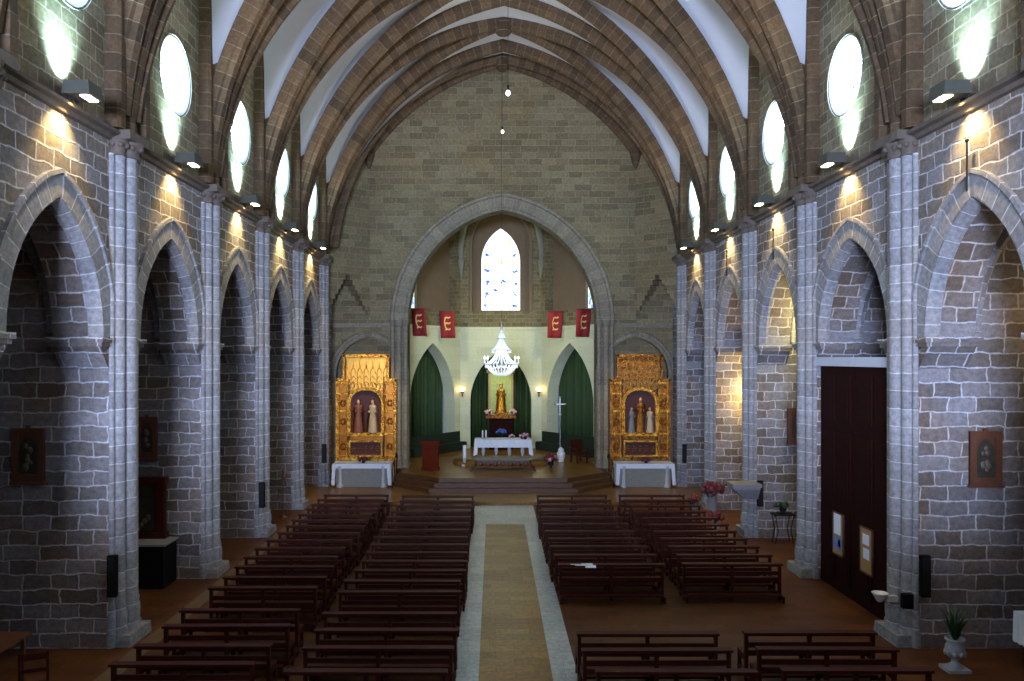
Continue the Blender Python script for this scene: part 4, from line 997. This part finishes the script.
# ---- high altar
AY = 38.5; AX = .05
base = PF + .17
t = thing('high_altar', 'stone high altar on pale balusters under a white cloth', 'altar', (AX, AY, base))
b = MB(); b.box(-1.3, 1.3, -.45, .45, .93, 1.02); b.build('table_top', 'whitestone', t)
for x in (-.95, -.33, .3, .93):
    b = MB(); b.lathe([(.14, 0), (.14, .06), (.07, .1), (.06, .3), (.1, .45), (.06, .7), (.08, .85), (.14, .93)], (x, -.15, 0), 12); b.build('baluster', 'whitestone', t)
ac = MB(); n = 40
def clothy(z0, z1):
    for k in range(n):
        xa, xb = -1.36 + 2.72 * k / n, -1.36 + 2.72 * (k + 1) / n; f = lambda x: -.5 - .02 * math.sin(x * 22)
        ac.quad([(xa, -.48, z1), (xb, -.48, z1), (xb, f(xb), z0), (xa, f(xa), z0)], True)
clothy(.66, 1.035); ac.box(-1.36, 1.36, -.48, .48, 1.02, 1.036)
for s in (-1, 1):
    for k in range(10):
        ya, yb = -.48 + .096 * k, -.48 + .096 * (k + 1); g = lambda y: s * (1.39 + .03 * math.sin(y * 25))
        ac.quad([(s * 1.36, ya, 1.035), (s * 1.36, yb, 1.035), (g(yb), yb, .25), (g(ya), ya, .25)], True)
    ac.quad([(s * 1.36, -.48, 1.03), (s * 1.2, -.49, 1.03), (s * 1.22, -.52, .35), (s * 1.42, -.5, .25)])
tag(ac.build('altar_cloth', 'cloth', None, (AX, AY, base)), 'white cloth hanging over the front of the high altar', 'altar cloth')
for k, x in enumerate((-.98, -.82)):
    t = thing('altar_candle', 'white candle on the high altar, %s of the two' % ('left' if k == 0 else 'right'), 'candle', (AX + x, AY - .2, base + 1.036), 0, 'candles on the high altar')
    b = MB(); b.lathe([(.06, 0), (.05, .02), (.02, .04), (.035, .07), (.035, .08)], (0, 0, 0), 10); b.build('holder', 'silver', t)
    b = MB(); b.lathe([(.034, .08), (.034, .42), (.003, .43)], (0, 0, 0), 10); b.build('wax', 'candle', t)
bouquet((AX + .42, AY - .1, base + 1.036), .15, 'small pale flower arrangement in the middle of the high altar', ('flower',), 'white', .06, 16)
bouquet((AX + 1.05, AY - .3, base + 1.036), .26, 'pink flowers with trailing leaves at the right end of the high altar', ('flower', 'redfl'), 'iron', .08, 22)
# low carved table before the altar
t = thing('carved_low_table', 'low grey topped table with splayed carved dark legs before the altar', 'table', (.02, 36.3, PF))
b = MB(); b.box(-1.28, 1.28, -.5, .62, .5, .58); b.build('table_top', plain('grey brown cloth top', (.2, .17, .11), .8), t)
b = MB(); b.box(-1.2, 1.2, -.44, -.38, .34, .5)
for k in range(7): b.ball((-1.02 + .34 * k, -.44, .34), .12, 8, 1, .3, .9)
b.build('carved_apron', 'wood', t)
for s in (-1, 1):
    for y in (-.42, .5):
        b = MB(); b.tube([(s * 1.15, y, .5), (s * 1.26, y, .3), (s * 1.3, y, .12), (s * 1.48, y, .03)], [.06, .045, .04, .06], 8); b.build('leg', 'wood', t)
b = MB(); b.tube([(-1.3, -.42, .14), (-.6, -.42, .2), (0, -.42, .13), (.6, -.42, .2), (1.3, -.42, .14)], .035, 6); b.build('stretcher', 'wood', t)
# tall paschal candle, cross, urn, lectern, chair, flowers
x_, _, _ = at(464.5, 462, 37.6)
t = thing('paschal_candle', 'thick white candle on a pale stand left of the altar', 'candle', (x_, 37.6, PF))
b = MB(); b.lathe([(.16, 0), (.16, .05), (.1, .1), (.06, .2), (.1, .35), (.13, .4)], (0, 0, 0), 12); b.build('stand', 'whitestone', t)
b = MB(); b.lathe([(.085, .4), (.085, .98), (.01, 1.0)], (0, 0, 0), 12); b.build('wax', 'candle', t)
x_, _, _ = at(430.5, 462, 36.3)
t = thing('lectern', 'red brown wooden lectern left of the altar', 'lectern', (x_, 36.3, PF))
b = MB(); b.box(-.36, .36, -.22, .22, 0, 1.15); b.build('body', 'redwood', t)
b = MB(); b.box(-.4, .4, -.28, .28, 0, .1); b.build('plinth', 'redwood', t)
b = MB(); b.faces([(-.42, -.28, 1.15), (.42, -.28, 1.15), (.42, .28, 1.15), (-.42, .28, 1.15), (-.42, -.28, 1.34), (.42, -.28, 1.34), (.42, .28, 1.2), (-.42, .28, 1.2)], [(3, 2, 1, 0), (4, 5, 6, 7), (0, 1, 5, 4), (1, 2, 6, 5), (2, 3, 7, 6), (3, 0, 4, 7)]); b.build('desk', 'redwood', t)
b = MB()
for q in ((-.28, .28, .2, .25), (-.28, .28, 1.0, 1.05), (-.28, -.23, .2, 1.05), (.23, .28, .2, 1.05)): b.box(q[0], q[1], -.235, -.21, q[2], q[3])
b.build('panel_moulding', 'redwood', t)
x_, _, _ = at(560, 440, 40.5)
t = thing('processional_cross', 'silver processional cross before the right green curtain', 'cross', (x_, 40.5, PF))
b = MB(); b.lathe([(.18, 0), (.16, .05), (.03, .12), (.02, .2), (.02, 2.25)], (0, 0, 0), 10); b.build('staff', 'silver', t)
b = MB(); b.box(-.02, .02, -.015, .015, 2.2, 3.1); b.box(-.25, .25, -.015, .015, 2.73, 2.77)
for q in ((-.27, 2.755), (.27, 2.755), (0, 3.1)): b.ball((q[0], 0, q[1]), .055, 8)
b.lathe([(.05, 2.18), (.07, 2.25), (.03, 2.32)], (0, 0, 0), 8); b.build('crosspiece', 'silver', t)
x_, _, _ = at(561, 462, 38.6)
x_, _, _ = at(561, 461, 39.2)
t = thing('white_urn', 'small white lidded urn on the platform right of the altar', 'urn', (x_, 39.2, PF)); k_ = .6
b = MB(); b.lathe([(.24 * k_, 0), (.24 * k_, .1 * k_), (.3 * k_, .3 * k_), (.36 * k_, .55 * k_), (.34 * k_, .75 * k_), (.22 * k_, .85 * k_), (.2 * k_, .9 * k_)], (0, 0, 0), 18); b.build('body', 'white', t)
b = MB(); b.lathe([(.24 * k_, .9 * k_), (.26 * k_, .95 * k_), (.2 * k_, 1.08 * k_), (.08 * k_, 1.15 * k_), (.06 * k_, 1.2 * k_), (.001, 1.24 * k_)], (0, 0, 0), 16); b.build('lid', 'white', t)
bouquet((at(551, 465, 37.2)[0], 37.2, PF), .36, 'basket of dark red and pink flowers on the platform right of the altar', ('redfl', 'redfl', 'flower'), 'iron', .3, 30)
x_, _, _ = at(589, 465, 37.6)
t = thing('presider_chair', 'dark red chair at the right end of the platform', 'chair', (3.75, 38.95, PF), .5)
b = MB(); b.box(-.32, .32, -.3, .3, .4, .5); b.build('seat', 'bench', t)
b = MB(); b.box(-.32, .32, .25, .33, .5, 1.1); b.build('backrest', 'bench', t)
for s in (-1, 1):
    b = MB(); b.box(s * .32 - .03, s * .32 + .03, -.3, .3, .66, .72); b.box(s * .32 - .03, s * .32 + .03, -.3, -.24, .5, .68); b.build('armrest', 'bench', t)
    for y in (-.27, .27): b = MB(); b.box(s * .28 - .03, s * .28 + .03, y - .03, y + .03, 0, .4); b.build('leg', 'bench', t)
for s, lab in ((-1, 'left'), (1, 'right')):
    t = thing('iron_handrail', 'curved iron handrail on the %s side of the altar steps' % lab, 'handrail', (s * 4.75, 35.2, .12))
    b = MB(); b.tube([(0, -.9, 0), (0, -.9, .85), (0, -.75, 1.02), (0, -.55, 1.0), (0, .6, 1.3), (0, .85, 1.2), (0, .9, 1.05)], .022, 6); b.build('rail', 'iron', t)
    b = MB(); b.tube([(0, .6, 0), (0, .6, 1.3)], .02, 6); b.tube([(0, -.1, 0.), (0, -.1, 1.1)], .015, 6); b.build('post', 'iron', t)

# choir bench along the apse wall, curtains in its arches
for s, lab in ((-1, 'left'), (1, 'right')):
    p, q = (s * A0[0], A0[1]), (s * A1[0], A1[1]); L = math.dist(p, q); d = ((q[0] - p[0]) / L, (q[1] - p[1]) / L); n = (-d[1], d[0])
    if n[1] > 0: n = (-n[0], -n[1])
    if (0 - p[0]) * n[0] < 0: n = (-n[0], -n[1])
    t = thing('choir_bench', 'low dark green upholstered bench along the %s apse wall' % lab, 'bench', (0, 0, 0), 0, 'green choir benches')
    def fb(name, u0, u1, w0, w1, z0, z1):
        b = MB(); P_ = [(p[0] + d[0] * u + n[0] * w, p[1] + d[1] * u + n[1] * w, z) for z in (z0, z1) for (u, w) in ((u0, w0), (u1, w0), (u1, w1), (u0, w1))]
        b.faces(P_, [(3, 2, 1, 0), (4, 5, 6, 7), (0, 1, 5, 4), (1, 2, 6, 5), (2, 3, 7, 6), (3, 0, 4, 7)]); b.build(name, 'greenp', t)
    fb('backrest', .25, L - .1, .06, .16, PF, PF + 1.0); fb('seat', .3, L - .15, .16, .65, PF, PF + .45)
cu_lab = ['dark green curtain behind the statue in the central apse arch', 'green velvet curtain in the left apse arch', 'green velvet curtain in the right apse arch']
for fi, (p, q) in enumerate(facets):
    L = math.dist(p, q); d = ((q[0] - p[0]) / L, (q[1] - p[1]) / L); n = (-d[1], d[0])
    if (p[0]) * n[0] + (p[1] - 41) * n[1] < 0: n = (-n[0], -n[1])
    b = MB(); N = 160; off = 1.0; vs = []; fs = []; hw = 2.15
    for k in range(N + 1):
        u = L / 2 - hw + 2 * hw * k / N; w_ = off + .13 * math.sin(k * .5) + .04 * math.sin(k * 1.27)
        for z in (PF + .02, 3., 6.9): vs.append((p[0] + d[0] * u + n[0] * w_, p[1] + d[1] * u + n[1] * w_, z))
    for k in range(N):
        for j in range(2): fs.append((3 * k + j, 3 * k + 3 + j, 3 * k + 4 + j, 3 * k + 1 + j))
    b.faces(vs, fs, True)
    o = b.build('curtain', 'curtain'); tag(o, cu_lab[fi], 'curtain', 'green apse curtains')
    sm = o.modifiers.new('thickness', 'SOLIDIFY'); sm.thickness = .02

# statue group in the centre
t = thing('statue_pedestal', 'dark tall pedestal in the central apse arch', 'pedestal', (0, 44.6, PF))
b = MB(); b.box(-.65, .65, -.3, .5, 0, 1.75); b.build('body', 'door', t)
b = MB(); b.box(-.85, .85, -.4, .55, 1.75, 1.9); b.box(-.4, .4, -.3, .3, 1.9, 2.05); b.build('shelf', 'golddark', t)
t = thing('backdrop_panel', 'green gold panel behind the golden statue', 'panel', (0, 45.05, PF + 1.9))
b = MB(); b.box(-.6, .6, -.03, .03, 0, 2.35); b.build('cloth', 'glasscase', t)
b = MB()
for q in ((-.7, -.58, 0, 2.4), (.58, .7, 0, 2.4), (-.8, .8, 2.35, 2.5)): b.box(q[0], q[1], -.06, .05, q[2], q[3])
for k in range(7): b.lathe([(.05, 2.5), (.06, 2.6), (.001, 2.8 + .1 * (3 - abs(k - 3)))], (-.66 + .22 * k, 0, 0), 6)
b.build('frame', 'golddull', t)
statue('madonna_statue', 'golden crowned statue on the pedestal in the central arch', (0, 44.6, PF + 2.05), 1.55, 'gold', 'gold', 0, 'statue', True)
for s, lab in ((-1, 'left'), (1, 'right')):
    bouquet((s * .68, 44.4, PF + 1.9), .24, 'pink flowers on the %s side of the golden statue' % lab, ('flower',), 'golddull', .12, 24, group='flowers beside the statue')
bouquet((0, 43.6, PF + 0.02), .32, 'tall blue flower arrangement behind the high altar', ('bluefl',), 'iron', .95, 30)

# wall sconces
for s, px, lab in ((-1, 462.2, 'left'), (1, 539., 'right')):
    x_, _, z_ = at(px, 391, 44.9)
    t = thing('wall_sconce', 'small glowing wall sconce %s of the central apse arch' % lab, 'wall lamp', (x_, 44.82, z_), 0, 'apse wall sconces')
    b = MB(); b.lathe([(.03, -.32), (.05, -.25), (.03, -.15), (.09, -.08), (.1, -.02)], (0, 0, 0), 10); b.box(-.03, .03, .0, .18, -.2, -.1); b.build('bracket', 'golddark', t)
    b = MB(); b.lathe([(.09, -.02), (.16, .1), (.15, .2), (.001, .22)], (0, 0, 0), 12); b.build('lamp_shade', 'warmbulb', t)
    light('sconce_glow', 'POINT', (x_, 44.6, z_ + .1), 4, (1, .7, .35), shadow_soft_size=.1)

# banners
def banner(px, ytop, ybot, Yd, rz, lab, tilt):
    x, y, z = at(px, ytop, Yd); h = (ybot - ytop) * Yd / F; w = .8
    t = thing('red_banner', lab, 'banner', (x, y, z), rz, 'red banners on the apse ledge')
    b = MB(); N = 14; vs = []; fs = []
    def P(u, v, e=0.): return (u * w + tilt * v * h * .15 , -.05 + .035 * math.sin(u * 9 + v * 2) - e, -v * h)
    for j in range(9):
        for k in range(N + 1): vs.append(P(-.5 + k / N, j / 8))
    for j in range(8):
        for k in range(N): fs.append((j * (N + 1) + k, j * (N + 1) + k + 1, (j + 1) * (N + 1) + k + 1, (j + 1) * (N + 1) + k))
    b.faces(vs, fs, True); o = b.build('cloth', 'red', t)
    sm = o.modifiers.new('thickness', 'SOLIDIFY'); sm.thickness = .012
    b = MB(); b.tube([(-w * .55, 0, .02), (w * .55, 0, .02)], .02, 6); b.box(-.02, .02, 0.0, .3, -.0, .03); b.build('crossbar', 'wood', t)
    # emblem: a curved back stroke with three short arms
    e = MB()
    def stroke(pts, r=.035):
        for (a, c) in zip(pts[:-1], pts[1:]):
            A, C_ = Vector((a[0], 0, a[1])), Vector((c[0], 0, c[1])); dd = (C_ - A).normalized(); nn = Vector((-dd.z, 0, dd.x)) * r
            q = [A + nn, C_ + nn, C_ - nn, A - nn]; e.quad([P(v.x, v.z, .025) for v in q])
    stroke([(-.1, .24), (-.17, .33), (-.18, .45), (-.15, .57), (-.06, .68)], .03)
    for v_ in (.24, .45, .68): stroke([(-.16, v_ + .02), (-.04, v_ - .02), (.08, v_ + .01), (.22, v_ - .03)], .028)
    e.build('emblem', 'yellow', t)
banner(418.5, 309, 336, 41.0, -.4, 'red banner with yellow emblem, farther left of the two left ones', .6)
banner(447, 311.5, 338, 43.2, -.2, 'red banner with yellow emblem just left of the central window', .4)
banner(555.5, 311.5, 338, 43.2, .2, 'red banner with yellow emblem just right of the central window', -.4)
banner(583.5, 309.5, 337, 41.0, .4, 'red banner with yellow emblem at the right end of the ledge', -.5)

# chandelier
CY = 34.; cx_, _, cz_ = at(501.5, 367, CY)
t = thing('crystal_chandelier', 'large crystal chandelier hanging before the apse', 'chandelier', (cx_, CY, cz_))
b = MB(); b.lathe([(.03, -.3), (.06, -.15), (.04, 0), (.07, .3), (.04, .6), (.06, 1.0), (.03, 1.5), (.04, 1.7), (.01, 1.95)], (0, 0, 0), 10); b.build('stem', 'silver', t)
b = MB(); b.tube([(0, 0, 1.9), (0, 0, 18.9 - cz_ + .15)], .007, 5); b.build('wire', 'iron', t)
b = MB()
for r, z in ((.68, .12), (.4, .72), (.18, 1.2)):
    b.tube([(r * math.cos(2 * PI * k / 28), r * math.sin(2 * PI * k / 28), z) for k in range(28)], .022, 6, True)
b.build('ring', 'silver', t)
b = MB()
def strand(p, q, sag, n, r):
    for k in range(n + 1):
        t_ = k / n; v = Vector(p).lerp(Vector(q), t_); v.z -= sag * math.sin(PI * t_); b.oct(v, r * 1.5, r * 2.)
for k in range(24):
    a = 2 * PI * k / 24; c_, s_ = math.cos(a), math.sin(a)
    strand((.68 * c_, .68 * s_, .12), (.1 * c_, .1 * s_, .85), .14, 16, .022)
    strand((.68 * c_, .68 * s_, .1), (.05 * c_, .05 * s_, -.32), .16, 14, .024)
    strand((.4 * c_, .4 * s_, .72), (.05 * c_, .05 * s_, 1.25), .1, 10, .02)
    strand((.18 * c_, .18 * s_, 1.2), (.02 * c_, .02 * s_, 1.6), .06, 7, .017)
    b.oct((.68 * c_, .68 * s_, .02), .028, .08); b.oct((.4 * c_, .4 * s_, .64), .022, .06)
b.build('crystal_strands', 'crystal', t)
for k in range(10):
    a = 2 * PI * k / 10; c_, s_ = math.cos(a), math.sin(a)
    b = MB(); b.tube([(.08 * c_, .08 * s_, .05), (.4 * c_, .4 * s_, -.08), (.66 * c_, .66 * s_, .0), (.72 * c_, .72 * s_, .18)], .016, 5); b.lathe([(.02, .16), (.05, .19), (.015, .22), (.015, .34)], (.72 * c_, .72 * s_, 0), 8); ar = b.build('arm', 'crystal', t)
    b = MB(); b.lathe([(.014, .34), (.028, .39), (.001, .47)], (.72 * c_, .72 * s_, 0), 8); b.build('candle_bulb', 'bulb', ar)
light('chandelier_glow', 'POINT', (cx_, CY, cz_ + .5), 40, (1, .95, .8), shadow_soft_size=.6)
# two bare hanging bulbs
for (px, py, Yd, lab) in ((508, 92, 22., 'bare bulb hanging on a wire before the end wall, upper one'), (502.5, 131, 35.0, 'small bare bulb hanging lower before the end wall')):
    x, y, z = at(px, py, Yd); t = thing('hanging_bulb', lab, 'hanging lamp', (x, y, z), 0, 'hanging bulbs')
    b = MB(); b.tube([(0, 0, .15), (0, 0, 19.15 - z)], .006, 4); b.build('wire', 'iron', t)
    b = MB(); b.lathe([(.03, .05), (.035, .18), (.01, .2)], (0, 0, 0), 8); b.build('socket', 'iron', t)
    b = MB(); b.ball((0, 0, -.03), .06, 10, 1, 1, 1.3); b.build('glass', 'bulb', t)

# thin iron rods above the arch tips on the right
for k, i in enumerate((1, 3, 4)):
    a, b_ = bays[i]; y = (a + b_) / 2
    m_ = MB(); m_.tube([(0, 0, 0), (0, 0, .85)], .018, 6); m_.ball((0, 0, .88), .04, 6)
    tag(m_.build('iron_rod', 'iron', None, (W - .12, y, 8.95 - .35)), 'thin iron rod above the arch tip of the %s right bay' % ('nearest', 'yellow lit', 'warm lit')[k], 'rod', 'iron rods over the right arches')

# ------------------------------------------------------------------ light
w = bpy.data.worlds.new('world'); SC.world = w; w.use_nodes = True
w.node_tree.nodes['Background'].inputs[0].default_value = (.5, .7, 1, 1); w.node_tree.nodes['Background'].inputs[1].default_value = .15
light('rear_window_daylight', 'AREA', (-3, -12.2, 6.75), 12500, (.5, .62, 1.), (1, 14, 6.4), shape='RECTANGLE', size=6., size_y=2.7)
# lamps behind the great arch wash the apse, spots on the retables
for s in (-1, 1):
    light('apse_lamp', 'SPOT', (s * 4.0, 38.45, 9.6), 520, (1, .98, .68), (-s * 2.2, 44.4, 4.6), spot_size=1.5, spot_blend=.9, shadow_soft_size=.3)
    light('retable_lamp', 'SPOT', (s * 5.6, 33.2, 9.2), 1050 if s < 0 else 560, (1, .74, .36), (s * RX, 37., 3.6), spot_size=.62, spot_blend=.6, shadow_soft_size=.1)
for s in (-1, 1): light('apse_fill_light', 'SPOT', (s * 4.2, 38.5, 8.), 260, (1, .9, .5), (-s * 2.2, 44.6, 12.), spot_size=1.6, spot_blend=.9, shadow_soft_size=.3)  # unseen extra pair, added to brighten the upper apse walls
light('altar_lamp', 'SPOT', (0, 38.4, 12.), 260, (1, .93, .7), (0, 38., 1.), spot_size=.9, spot_blend=.8, shadow_soft_size=.2)
light('niche_lamp', 'SPOT', (0, 43.2, 6.6), 150, (1, .9, .45), (0, 45., 3.6), spot_size=.8, spot_blend=.6, shadow_soft_size=.1)
light('chapel_lamp', 'POINT', (9.35, 29.5, 4.4), 190, (1, .72, .25), shadow_soft_size=.1)
light('chapel_lamp', 'POINT', (9.6, 24.2, 6.9), 150, (1, .88, .35), shadow_soft_size=.2)
light('vestibule_lamp', 'POINT', (10.3, 14.2, 6.5), 30, (1, .8, .5), shadow_soft_size=.2)
SC.cycles.use_denoising = True
SC.cycles.max_bounces = 6; SC.cycles.diffuse_bounces = 4
SC.cycles.sample_clamp_indirect = 6
